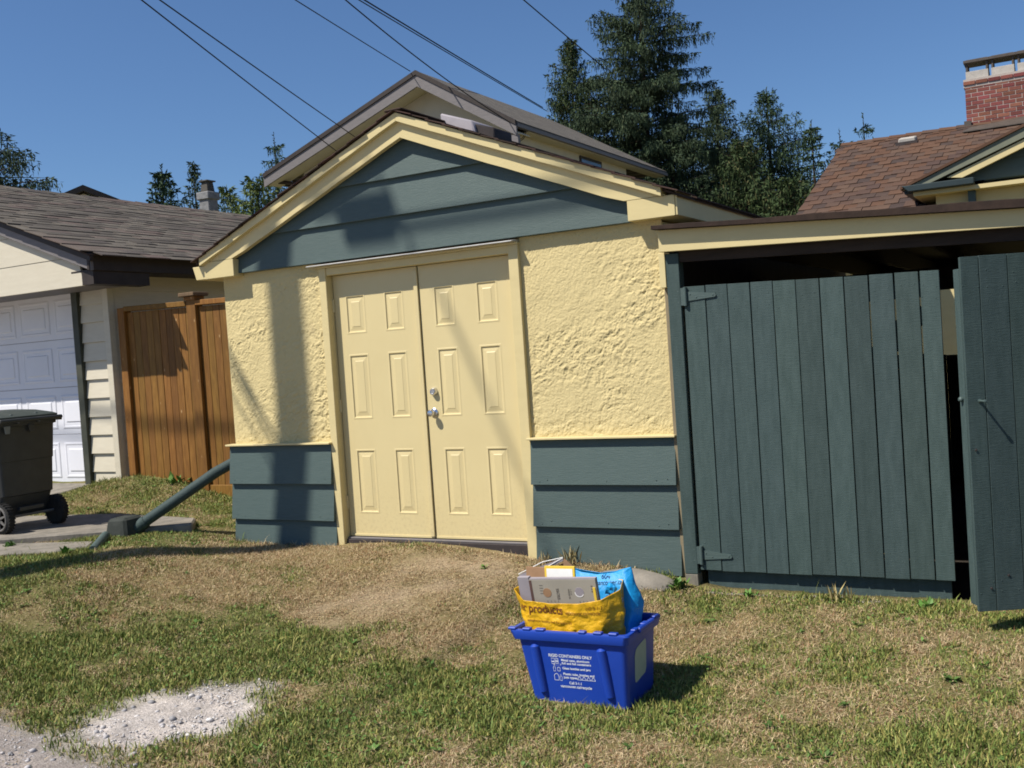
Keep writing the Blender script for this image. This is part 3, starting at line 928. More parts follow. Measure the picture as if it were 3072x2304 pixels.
    MB().hexa([(1.137, .40, 3.01), (1.30, .40, 2.945), (1.30, .68, 2.945), (1.137, .68, 3.01), (1.137, .40, 3.085), (1.30, .40, 3.03), (1.30, .68, 3.03), (1.137, .68, 3.085)]).obj('vent_louver', M['ventdark'], vo, .008, True)
    # door frame
    MB().box(-.068, -.002, -.078, .05, -.12, 2.09).obj('door_casing', M['cream'], GA, .003)
    MB().box(1.612, 1.690, -.078, .05, -.16, 2.09).obj('door_casing', M['cream'], GA, .003)
    MB().box(-.0015, 1.6115, -.070, .05, 2.033, 2.09).obj('head_casing', M['cream'], GA, .003)
    MB().box(-.072, 1.694, -.086, -.02, 2.0905, 2.106).obj('head_casing', M['cream'], GA, .002)
    MB().prism([(-.13, -.03, 2.131), (-.13, -.148, 2.112), (-.13, -.148, 2.106), (-.13, -.03, 2.1075)], (1.815, 0, 0)).obj('drip_cap', M['capmetal'], GA, .001)
    MB().box(-.0015, 1.6115, -.05, .05, -.16, -.012).obj('threshold', M['ventdark'], GA, .004)
    MB().box(0.0, 1.61, -.035, .04, -.011, .001).obj('door_sill', M['grayboard'], GA, .002)
    # doors
    zc = ((1.57, 1.872), (.912, 1.416), (.182, .682))
    def leaf(x0, x1, xc, label):
        z0, z1 = .006, 2.029
        xs = [x0, xc[0][0], xc[0][1], xc[1][0], xc[1][1], x1]
        zs = [z0, zc[2][0], zc[2][1], zc[1][0], zc[1][1], zc[0][0], zc[0][1], z1]
        mb = MB()
        for i in range(5):
            for j in range(7):
                if i in (1, 3) and j in (1, 3, 5):
                    continue
                mb.add([(xs[i], 0, zs[j]), (xs[i + 1], 0, zs[j]), (xs[i + 1], 0, zs[j + 1]), (xs[i], 0, zs[j + 1])], [(0, 1, 2, 3)])
        mb.add([(x0, 0, z0), (x1, 0, z0), (x1, 0, z1), (x0, 0, z1), (x0, .044, z0), (x1, .044, z0), (x1, .044, z1), (x0, .044, z1)], [(0, 1, 5, 4), (1, 2, 6, 5), (2, 3, 7, 6), (3, 0, 4, 7), (4, 5, 6, 7)])
        d = mb.obj('door', M['door'], GA, label=label)
        for a, b in xc:
            for c, e in zc:
                rings = [(0, 0), (.007, -.0018), (.014, -.0015), (.019, .0055), (.028, .006), (.054, .0022), (.058, .0)]
                vs = []; fs = []
                for t, y in rings:
                    vs += [(a + t, y, c + t), (b - t, y, c + t), (b - t, y, e - t), (a + t, y, e - t)]
                for k in range(len(rings) - 1):
                    for q in range(4):
                        fs.append((k * 4 + q, k * 4 + (q + 1) % 4, k * 4 + 4 + (q + 1) % 4, k * 4 + 4 + q))
                n = len(rings) - 1
                fs.append((n * 4, n * 4 + 1, n * 4 + 2, n * 4 + 3))
                MB().add(vs, fs).obj('raised_panel', M['door'], d)
        return d
    dl = leaf(.004, .790, ((.110, .300), (.475, .655)), 'left cream door leaf with the astragal strip')
    dr = leaf(.803, 1.607, ((.922, 1.104), (1.286, 1.468)), 'right cream door leaf with chrome knob and deadbolt')
    MB().box(.762, .797, -.016, -.0005, .02, 2.0).obj('astragal', M['door'], dl, .002)
    MB().box(.01, .785, -.007, -.0005, .008, .024).obj('door_sweep', M['cream'], dl, .001)
    MB().box(.81, 1.60, -.007, -.0005, .008, .024).obj('door_sweep', M['cream'], dr, .001)
    for z in (1.80, 1.02, .27):
        MB().tube([(.001, -.008, z - .05), (.001, -.008, z + .05)], .0085, 10).obj('hinge', M['door'], dl, smooth=True)
    for z in (1.79, .26):
        MB().tube([(1.6095, -.008, z - .05), (1.6095, -.008, z + .05)], .0085, 10).obj('hinge', M['door'], dr, smooth=True)
    MB().lathe((.862, 0, .942), (0, -1, 0), [(0, .034), (.006, .034), (.010, .028), (.014, .013), (.030, .012), (.036, .020), (.044, .0265), (.056, .0265), (.064, .021), (.067, .010), (.0675, .0)], 24).obj('knob', M['chrome'], dr, smooth=True)
    MB().lathe((.874, 0, 1.098), (0, -1, 0), [(0, .031), (.008, .0305), (.030, .023), (.033, .020), (.033, .014), (.029, .012), (.029, .0)], 24).obj('deadbolt', M['chrome'], dr, smooth=True)
    # downspout kicking out to the left at the corner
    sp = MB()
    sp.tube([(-1.175, .25, 2.11), (-1.16, .12, 1.95), (-1.16, .1, .72), (-1.17, .03, .60), (-1.30, -.08, .52), (-1.85, -.42, .13)], .045, 12)
    sp.obj('downspout', M['tealv'], GA, smooth=True)
    MB().tube([(-1.82, -.40, .15), (-1.89, -.445, .10)], .053, 12).obj('spout_collar', M['tealv'], GA, smooth=True)
garage()
# splash block and drain stub at the foot of the downspout
sb = MB()
sb.hexa([(-2.12, -.60, .0), (-1.86, -.58, .0), (-1.83, -.36, .0), (-2.10, -.38, .0), (-2.09, -.57, .19), (-1.89, -.56, .20), (-1.86, -.40, .21), (-2.07, -.41, .20)])
tag(sb.obj('splash_block', simple('dark_block', (.05, .055, .05), (.035, .04, .036), .9, .1, 12, bump=.5, bscale=40), None, .02, origin=(-1.98, -.48, .0)), 'dark block under the low end of the blue-green downspout', 'block')
ds = MB()
ds.tube([(-1.93, -.72, .09), (-1.64, -1.08, .05)], .035, 12)
tag(ds.obj('drain_pipe', M['teal'], None, origin=(-1.8, -.9, .06), smooth=True), 'short blue-green pipe lying in the grass before the dark block', 'pipe')

def boulder(name, loc, size, mat, seed, label, cat):
    bm = bmesh.new()
    bmesh.ops.create_icosphere(bm, subdivisions=4, radius=1)
    r_ = np.random.default_rng(seed)
    P = np.array([v.co[:] for v in bm.verts])
    for _ in range(9):
        n = r_.normal(size=3); n /= np.linalg.norm(n)
        d = r_.uniform(.62, .9)
        k = P @ n
        P = np.where((k > d)[:, None], P - (k - d)[:, None] * n * .9, P)
    P = P * (1 + .10 * (fbm(P[:, 0] * 3 + P[:, 2] * 2, P[:, 1] * 3 + P[:, 2], seed, 4) - .5)[:, None])
    P = P * np.array(size)
    for v, p in zip(bm.verts, P):
        v.co = p
    me = bpy.data.meshes.new(name); bm.to_mesh(me); bm.free()
    for p in me.polygons:
        p.use_smooth = True
    me.materials.append(mat)
    o = link(name, me); o.location = loc
    return tag(o, label, cat)
boulder('rock', (2.43, -.21, -.25), (.34, .16, .14), M['concrete'], 5, 'pale grey rock below the siding, left of the gate post', 'rock')

# ------------------------------------------------------------------ carport with the plank gates
CP = thing('carport', 'flat roofed carport with cream fascia beside the garage', 'carport', (4.3, 0, -.24))
def carport():
    def ft(x): # fascia top
        return 2.049 - .0555 * (x - 2.765)
    x0, x1 = 2.765, 6.3
    MB().hexa([(x0, -.2, ft(x0) - .137), (x1, -.2, ft(x1) - .137 + .055), (x1, -.165, ft(x1) - .137 + .055), (x0, -.165, ft(x0) - .137), (x0, -.2, ft(x0)), (x1, -.2, ft(x1)), (x1, -.165, ft(x1)), (x0, -.165, ft(x0))]).obj('fascia', M['cream'], CP, .002)
    xa = 2.742
    n = 16; P = []
    for k in range(n + 1):
        x = xa + (x1 - xa) * k / n
        P.append((x, ft(x) + .026 + .003 * math.sin(k * 1.7) + .012 * min(1, k / 9)))
    for k in range(n, -1, -1):
        x = xa + (x1 - xa) * k / n
        P.append((x, ft(x) + .001 - .010 * min(1, k / 9)))
    MB().prism([(x, -.258, z) for x, z in P], (0, .069, 0)).obj('roof_edge', M['roofedge'], CP, .002)
    MB().hexa([(2.89, -.188, ft(2.89) - .01), (x1, -.188, ft(x1) - .01), (x1, 5.4, ft(x1) + .02), (2.89, 5.4, ft(2.89) + .02), (2.89, -.188, ft(2.89) + .024), (x1, -.188, ft(x1) + .024), (x1, 5.4, ft(x1) + .05), (2.89, 5.4, ft(2.89) + .05)]).obj('roof', M['roofedge'], CP)
    MB().box(2.739, 2.781, -.150, -.06, 1.69, ft(2.77) - .139).obj('corner_board', M['cream'], CP, .002)
    MB().box(2.742, 2.783, -.085, -.04, -.2, 1.689).obj('corner_board', simple('shaded_wall_strip', (.25, .205, .13), (.19, .155, .10), .8, .2, 8, (4, 4, 1)), CP, .002)  # garage side wall in shadow, the shade put into this brown colour
    for px in (2.787, 5.93):
        MB().box(px, px + .085, -.152, -.066, -.136, ft(px) - .14 - .01).obj('post', M['tealv'], CP, .003)
        MB().box(px + .001, px + .084, -.151, -.067, -.42, -.137).obj('post_foot', M['weathered'], CP, .004)
    MB().hexa([(2.873, -.14, ft(2.9) - .20), (5.93, -.14, ft(5.93) - .16), (5.93, -.10, ft(5.93) - .16), (2.873, -.10, ft(2.9) - .20), (2.873, -.14, ft(2.9) - .03), (5.93, -.14, ft(5.93) - .03), (5.93, -.10, ft(5.93) - .03), (2.873, -.10, ft(2.9) - .03)]).obj('header', M['darkwood'], CP)
    for k in range(6):
        x = 3.15 + k * .56
        MB().box(x, x + .04, -.09, 5.3, ft(x) - .15, ft(x) - .015).obj('joist', M['darkwood'], CP)
    MB().box(2.89, 6.1, 2.4, 2.49, 1.62, 1.79).obj('beam', M['darkwood'], CP)
    for k in range(22):
        x = 2.9 + k * .15
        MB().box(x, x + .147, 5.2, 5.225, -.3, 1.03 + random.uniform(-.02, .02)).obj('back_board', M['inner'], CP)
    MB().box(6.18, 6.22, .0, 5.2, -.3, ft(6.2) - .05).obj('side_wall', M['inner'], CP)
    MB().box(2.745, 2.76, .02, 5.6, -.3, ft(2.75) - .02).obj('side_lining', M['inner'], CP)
    MB().prism([(2.9, 5.27, 1.70), (6.1, 5.27, 1.70), (6.1, 5.27, ft(6.1) + .03), (2.9, 5.27, ft(2.9) + .03)], (0, .05, 0)).obj('added_back_board', M['darkwood'], CP)  # added dark board, hides the sunlit house wall so the gap stays dark
    MB().box(3.4, 3.5, 5.1, 5.19, -.3, ft(3.4) - .02).obj('back_post', M['darkwood'], CP)
    MB().box(5.9, 6.0, 5.1, 5.19, -.3, ft(5.9) - .02).obj('back_post', M['darkwood'], CP)
carport()
o = MB().prism([(2.80, -.21, -.36), (6.6, -.26, -.36), (6.6, -.06, -.36), (2.80, -.06, -.36)], (0, 0, .125)).obj('concrete_kerb', M['concrete'], None, .012)
tag(o, 'concrete kerb under the blue-green gates', None, None, 'structure')
o = MB().prism([(2.80, -.059, -.40), (6.6, -.059, -.40), (6.6, 5.6, -.40), (2.80, 5.6, -.40)], (0, 0, .15)).obj('carport_floor', M['inner'], None)  # floor in dark brown
tag(o, 'dark floor inside the carport', None, None, 'structure')

def t_hinge(parent, z, sag=0.0, yo=-.0215, tag_=None):
    """T-hinge in the gate's own coordinates; strap points +x"""
    h = MB()
    h.tube([(.016, yo - .011, z - .058), (.016, yo - .011, z + .058)], .0125, 10)
    ho = h.obj('hinge', M['teal'], parent, origin=LOCAL, smooth=True)
    s = MB().prism([(.028, yo - .006, z - .03 + sag), (.205, yo - .006, z - .016 + sag), (.213, yo - .006, z - .006 + sag), (.205, yo - .006, z + .008 + sag), (.028, yo - .006, z + .03 + sag)], (0, .006, 0))
    s.obj('strap', M['teal'], ho, origin=LOCAL)
    MB().box(-.055, .006, yo - .0135, yo - .0085, z - .055, z + .055).obj('hinge_plate', M['teal'], ho, origin=LOCAL)
    for (x, zz) in ((.045, z + .012 + sag), (.085, z - .01 + sag), (.192, z - .003 + sag), (-.03, z + .035), (-.03, z - .035)):
        yy = yo - .006 if x > 0 else yo - .0135
        MB().lathe((x, yy, zz), (0, -1, 0), [(0, .006), (.002, .005), (.003, .0)], 8).obj('screw', M['teal'], ho, origin=LOCAL)

GT = thing('plank_gate', 'closed blue-green plank gate between the post and the dark gap', 'gate', (2.885, -.115, 0), 0)
def left_gate():
    tops = [1.682, 1.680, 1.675, 1.672, 1.666, 1.661, 1.657, 1.652, 1.650, 1.648, 1.645]
    xs = [2.885, 3.026, 3.168, 3.309, 3.449, 3.587, 3.727, 3.866, 4.005, 4.143, 4.279, 4.386]
    for i in range(11):
        a = xs[i] + .0025 - 2.885; b = xs[i + 1] - .0025 - random.uniform(0, .003) - 2.885
        tl = random.uniform(-.002, .002); y = random.uniform(-.003, .003)
        z0 = -.112 + random.uniform(-.004, .004); z1 = tops[i]
        gap = .0016 if i in (8, 9) else 0
        MB().hexa([(a, -.02 + y, z0), (b, -.02 + y, z0), (b, 0 + y, z0), (a, y, z0), (a + tl + gap, -.02 + y, z1 + .002), (b + tl - gap, -.02 + y, z1 - .002), (b + tl - gap, y, z1 - .002), (a + tl + gap, y, z1 + .002)]).nails((a + b) / 2, -.02 + y, (z0 + .09, z1 - .08, z0 + .16, z1 - .15)).obj('board', M['tealv'], GT, .0022, origin=LOCAL)
    for z in (.03, 1.50):
        MB().box(.02, 1.49, .0045, .042, z, z + .09).obj('rail', M['tealv'], GT, .002, origin=LOCAL)
    MB().box(.03, 1.47, .03, .055, -.235, -.098).obj('kick_board', M['tealv'], GT, .002, origin=LOCAL)
    MB().prism([(.06, .006, .13), (.16, .006, .12), (1.45, .006, 1.40), (1.35, .006, 1.48)], (0, .03, 0)).obj('brace', M['tealv'], GT, origin=LOCAL)
    t_hinge(GT, 1.622)
    t_hinge(GT, -.014)
left_gate()

ang = math.atan2(.488, .873)
GR = thing('plank_gate', 'blue-green plank gate standing ajar at the right edge, with a peg bolt', 'gate', (4.545, -.748, 0), ang, 'plank gates of the carport')
GT['group'] = 'plank gates of the carport'
def right_gate():
    xs = [0, .094, .236, .379, .521, .663, .805, .947, 1.089, 1.231, 1.373, 1.49]
    for i in range(11):
        a = xs[i] + .002; b = xs[i + 1] - .002
        y = random.uniform(-.002, .002)
        z0 = -.116 - .004 * i * .3; z1 = 1.668
        MB().box(a, b, -.02 + y, y, z0, z1 + random.uniform(-.003, .003)).nails((a + b) / 2, -.02 + y, (z0 + .09, z1 - .08, z0 + .16, z1 - .15)).obj('board', M['tealv'], GR, .0022, origin=LOCAL)
    MB().box(.0, .042, .0035, .065, -.09, 1.61).obj('stile', M['tealv'], GR, .002, origin=LOCAL)
    for z in (.0, .75, 1.45):
        MB().box(.043, 1.48, .0035, .04, z, z + .09).obj('rail', M['tealv'], GR, .002, origin=LOCAL)
    MB().lathe((.062, -.02, .945), (0, -1, 0), [(0, .010), (.004, .010), (.005, .006), (.055, .006), (.056, .009), (.064, .009), (.066, .004)], 12).obj('peg', M['teal'], GR, origin=LOCAL, smooth=True)
    MB().lathe((-.001, .03, .955), (-1, 0, 0), [(0, .012), (.012, .014), (.02, .008), (.021, 0)], 12).obj('latch_knob', M['teal'], GR, origin=LOCAL, smooth=True)
    for (x, z) in ((.07, -.0), (.03, .7), (.16, .06)):
        MB().lathe((x, -.0225, z), (0, -1, 0), [(0, .007), (.002, .006), (.003, 0)], 8).obj('nail', M['ventdark'], GR, origin=LOCAL)
right_gate()

# ------------------------------------------------------------------ cedar fence
FE = thing('fence', 'orange-brown cedar board fence between the two garages', 'fence', (-3.0, 1.275, .1))
def fence():
    y = 1.275
    for (px, w, zt, zb) in ((-3.90, .10, 2.10, .05), (-2.878, .125, 2.135, -.05)):
        po = MB().box(px, px + w, y - .045, y + .06, zb, zt).obj('post', M['fence'], FE, .004)
        if w > .11:
            MB().box(px - .05, px + w + .045, y - .1, y + .11, zt + .001, zt + .04).obj('post_cap', simple('greyed_cedar', (.16, .105, .06), (.11, .075, .045), .8, .2, 6, (8, 8, 1)), po, .006)
            MB().box(px - .015, px + w + .015, y - .06, y + .075, zt - .035, zt - .001).obj('cap_trim', M['fence'], po, .003)
    for x0, x1, z0, z1 in ((-3.795, -2.885, 2.112, 2.095), (-2.752, -2.05, 2.094, 2.08)):
        MB().hexa([(x0, y - .05, z0 - .052), (x1, y - .05, z1 - .052), (x1, y + .06, z1 - .052), (x0, y + .06, z0 - .052), (x0, y - .05, z0), (x1, y - .05, z1), (x1, y + .06, z1), (x0, y + .06, z0)]).obj('top_rail', M['fence'], FE, .004)
    x = -3.80
    while x < -2.10:
        if x < -2.79 and x > -2.89:
            x = -2.748
        w = .0925
        x1 = min(x + w, -2.884) if x < -2.89 else x + w
        zt = 2.105 - .0185 * (x + 3.8) - .056
        MB().box(x, x1, y - .005 + random.uniform(-.002, .002), y + .017, -.02, zt).obj('board', M['fence'], FE, .003)
        x += w + .0035
    MB().box(-2.76, -2.0, y - .03, y - .0085, -.1, .215).obj('kick_board', M['fence'], FE, .003)
fence()

# ------------------------------------------------------------------ neighbouring garage
NG = thing('neighbour_garage', 'pale cream clapboard garage with white sectional door and grey-brown roof', 'garage', (-7, 1.2, .1))
def neighbour():
    slope = .369
    xr, zr_ = -7.0, 3.9
    # walls round the door opening
    w = MB()
    w.box(-10.1, -4.0, 1.62, 9.6, -.1, 2.5)
    w.box(-4.50, -4.0, 1.235, 1.62, -.1, 2.45)
    w.box(-10.1, -9.45, 1.235, 1.62, -.1, 2.45)
    w.box(-9.45, -4.50, 1.235, 1.62, 2.36, 2.45)
    w.prism([(-10.1, 1.235, 2.4505), (-4.0, 1.235, 2.4505), (-4.0, 1.235, 2.68), (-7.05, 1.235, 3.80), (-10.1, 1.235, 2.68)], (0, 8.36, 0))
    w.obj('wall', M['siding'], NG)
    zs = [.10, .36, .56, .763, .958, 1.162, 1.364, 1.563, 1.765, 1.98, 2.174, 2.36]
    for i in range(len(zs) - 1):
        y0 = 1.195 + random.uniform(-.003, .003)
        MB().prism([(-4.44, y0, zs[i]), (-4.44, 1.234, zs[i]), (-4.44, 1.234, zs[i + 1]), (-4.44, y0 + .024, zs[i + 1])], (.385, 0, 0)).obj('clapboard', M['siding'], NG, .002)
    # side wall boards above the fence
    for i in range(11):
        z0 = .3 + i * .2
        MB().prism([(-3.976, 1.26, z0), (-4.0, 1.26, z0), (-4.0, 1.26, z0 + .2), (-3.992, 1.26, z0 + .2)], (0, 8.3, 0)).obj('clapboard', M['siding'], NG)
    MB().box(-4.054, -3.968, 1.178, 1.2595, .2, 2.42).obj('corner_board', M['siding'], NG, .003)
    MB().box(-4.535, -4.441, 1.165, 1.61, .2, 2.36).obj('door_jamb', M['greentrim'], NG, .003)
    MB().box(-9.5, -4.441, 1.165, 1.61, 2.3605, 2.415).obj('door_header', M['greentrim'], NG, .003)
    # sectional door
    jz = [.205, .765, 1.302, 1.843, 2.385]
    for r in range(4):
        z0, z1 = jz[r] + .002, jz[r + 1] - .002
        se = MB().box(-9.45, -4.55, 1.402, 1.44, z0, z1).obj('door_section', M['whitedoor'], NG, .002)
        for k in range(5):
            a = -5.132 - .613 * k; b = a + .524
            c = z0 + .062; e = z1 - .088
            rings = [(0, -.001), (.010, -.005), (.024, -.006), (.034, .0005 - .0012), (.072, -.0014), (.082, -.009), (.086, -.0095)]
            vs = []; fs = []
            for t, yy in rings:
                yq = 1.4005 + yy if t < .03 or t > .08 else 1.4005 - .0012
                vs += [(a + t, yq, c + t), (b - t, yq, c + t), (b - t, yq, e - t), (a + t, yq, e - t)]
            for q in range(len(rings) - 1):
                for m in range(4):
                    fs.append((q * 4 + m, q * 4 + (m + 1) % 4, q * 4 + 4 + (m + 1) % 4, q * 4 + 4 + m))
            n = len(rings) - 1
            fs.append((n * 4, n * 4 + 1, n * 4 + 2, n * 4 + 3))
            MB().add(vs, fs).obj('door_panel', M['whitedoor'], se)
    # projecting gable face, boxed underneath
    for i in range(5):
        z0 = 2.316 + i * .30; z1 = z0 + .30
        h0 = (zr_ - .10 - z0) / slope; h1 = max(0.02, (zr_ - .10 - z1) / slope)
        h0 = min(h0, 3.28); h1 = min(h1, 3.28)
        MB().prism([(xr - h0, .70 + .001 * i, z0), (xr + h0, .70 + .001 * i, z0), (xr + h1, .706, z1 - .003), (xr - h1, .706, z1 - .003)], (0, .03, 0)).obj('gable_board', M['siding'], NG, .002)
    MB().box(-10.28, -3.72, .74, 1.20, 2.318, 2.335).obj('soffit', M['grayboard'], NG)
    MB().box(-3.90, -3.60, .70, 9.6, 2.452, 2.468).obj('soffit', M['brownfascia'], NG)
    MB().box(-3.73, -3.56, .69, 1.4, 2.318, 2.45).obj('eave_return', M['brownfascia'], NG)
    MB().box(-3.572, -3.535, .63, 9.8, 2.452, 2.628).obj('fascia', M['brownfascia'], NG, .004)
    def rk(x, off):
        return zr_ - slope * abs(x - xr) + off
    for s in (-1, 1):
        xe = xr + s * 3.49
        P = [(xr, .622, zr_ - .02), (xe, .622, rk(xe, -.02)), (xe, .622, rk(xe, -.075)), (xr, .622, zr_ - .075)]
        MB().prism(P, (0, .05, 0)).obj('rake_drip', M['brownfascia'], NG, .003)
        P = [(xr, .640, zr_ - .0755), (xe - s * .02, .640, rk(xe - s * .02, -.0755)), (xe - s * .02, .640, rk(xe, -.165)), (xr, .640, zr_ - .172)]
        MB().prism(P, (0, .04, 0)).obj('barge_board', M['grayboard'], NG, .003)
        MB().prism([(xr, .60, zr_ - .001), (xe, .60, rk(xe, -.001)), (xe, .60, rk(xe, -.019)), (xr, .60, zr_ - .019)], (0, 9.2, 0)).obj('roof', M['roofedge'], NG)
    # shingle tabs on the slope that shows
    an = math.atan(slope)
    me = MB().box(-.15, .15, -.1475, .1475, 0, .007).mesh('shingle', M['shgrey'], 0)
    me2 = MB().box(-.15, .15, -.1475, .1475, 0, .0115).mesh('shingle', M['shgrey'], 0)
    cand = []
    rows = 26
    L = 3.49 / math.cos(an)
    for r in range(rows):
        d = (r + .5) * L / rows
        for k in range(32):
            y = .60 + (k + .5) * .295 + (.1475 if r % 2 else 0) - .07
            if y > 9.9 or y < .6:
                continue
            x = xr + d * math.cos(an); z = zr_ - d * math.sin(an)
            cand.append(((x - 5.1) ** 2 + (y + 6.4) ** 2, x, y, z, k, r))
    cand.sort()
    rest = MB()
    R = Matrix.Rotation(an - .035, 3, 'Y')
    for i, (_, x, y, z, k, r) in enumerate(cand):
        thick = random.random() < .45
        if i < 298:
            place('shingle', me2 if thick else me, NG, (x + .04, y, z + .004 - .010), (random.uniform(-.003, .003), an - .035, random.uniform(-.006, .006)))
        else:
            t = .0115 if thick else .007
            p = [R @ Vector(q) + Vector((x + .04, y, z - .006)) for q in ((-.15, -.1475, 0), (.15, -.1475, 0), (.15, .1475, 0), (-.15, .1475, 0), (-.15, -.1475, t), (.15, -.1475, t), (.15, .1475, t), (-.15, .1475, t))]
            rest.hexa(p)
    tag(rest.obj('roof_shingles', M['shgrey_i'], NG), kind='stuff')
    for k in range(30):
        y = .62 + k * .31
        MB().hexa([(xr - .13, y, rk(xr - .13, .02)), (xr, y, zr_ + .03), (xr, y + .32, zr_ + .022), (xr - .13, y + .32, rk(xr - .13, .012)), (xr - .13, y, rk(xr - .13, .028)), (xr, y, zr_ + .04), (xr, y + .32, zr_ + .03), (xr - .13, y + .32, rk(xr - .13, .02))]) \
            .hexa([(xr, y, zr_ + .03), (xr + .13, y, rk(xr + .13, .02)), (xr + .13, y + .32, rk(xr + .13, .012)), (xr, y + .32, zr_ + .022), (xr, y, zr_ + .04), (xr + .13, y, rk(xr + .13, .028)), (xr + .13, y + .32, rk(xr + .13, .02)), (xr, y + .32, zr_ + .03)]).obj('ridge_shingle', M['shgrey'], NG)
neighbour()

# concrete apron
sm_ = MB()
sm_.prism([(x, y, -.25) for x, y in SLAB[:7] + [(-10.2, .15), (-10.5, -3.2)]], (0, 0, .35))
sm_.hexa([(-10.2, .1505, -.2), (-4.75, .1505, -.2), (-4.42, 1.225, -.2), (-9.9, 1.225, -.2), (-10.2, .1505, .1), (-4.75, .1505, .1), (-4.42, 1.225, .235), (-9.9, 1.225, .235)])
o = sm_.obj('driveway', M['concrete'], None, .014)
tag(o, 'weathered concrete driveway slab before the white garage door', None, None, 'structure')
o = MB().prism([(-5.9, -3.5, -.3), (-2.42, -1.36, -.3), (-1.95, -1.18, -.3), (-1.80, -.98, -.3), (-1.95, -.80, -.3), (-2.82, -1.062, -.3), (-6.0, -3.21, -.3)], (0, 0, .362)).obj('path', M['concrete'], None, .02)
tag(o, 'lower concrete strip along the front of the driveway slab', None, None, 'structure')

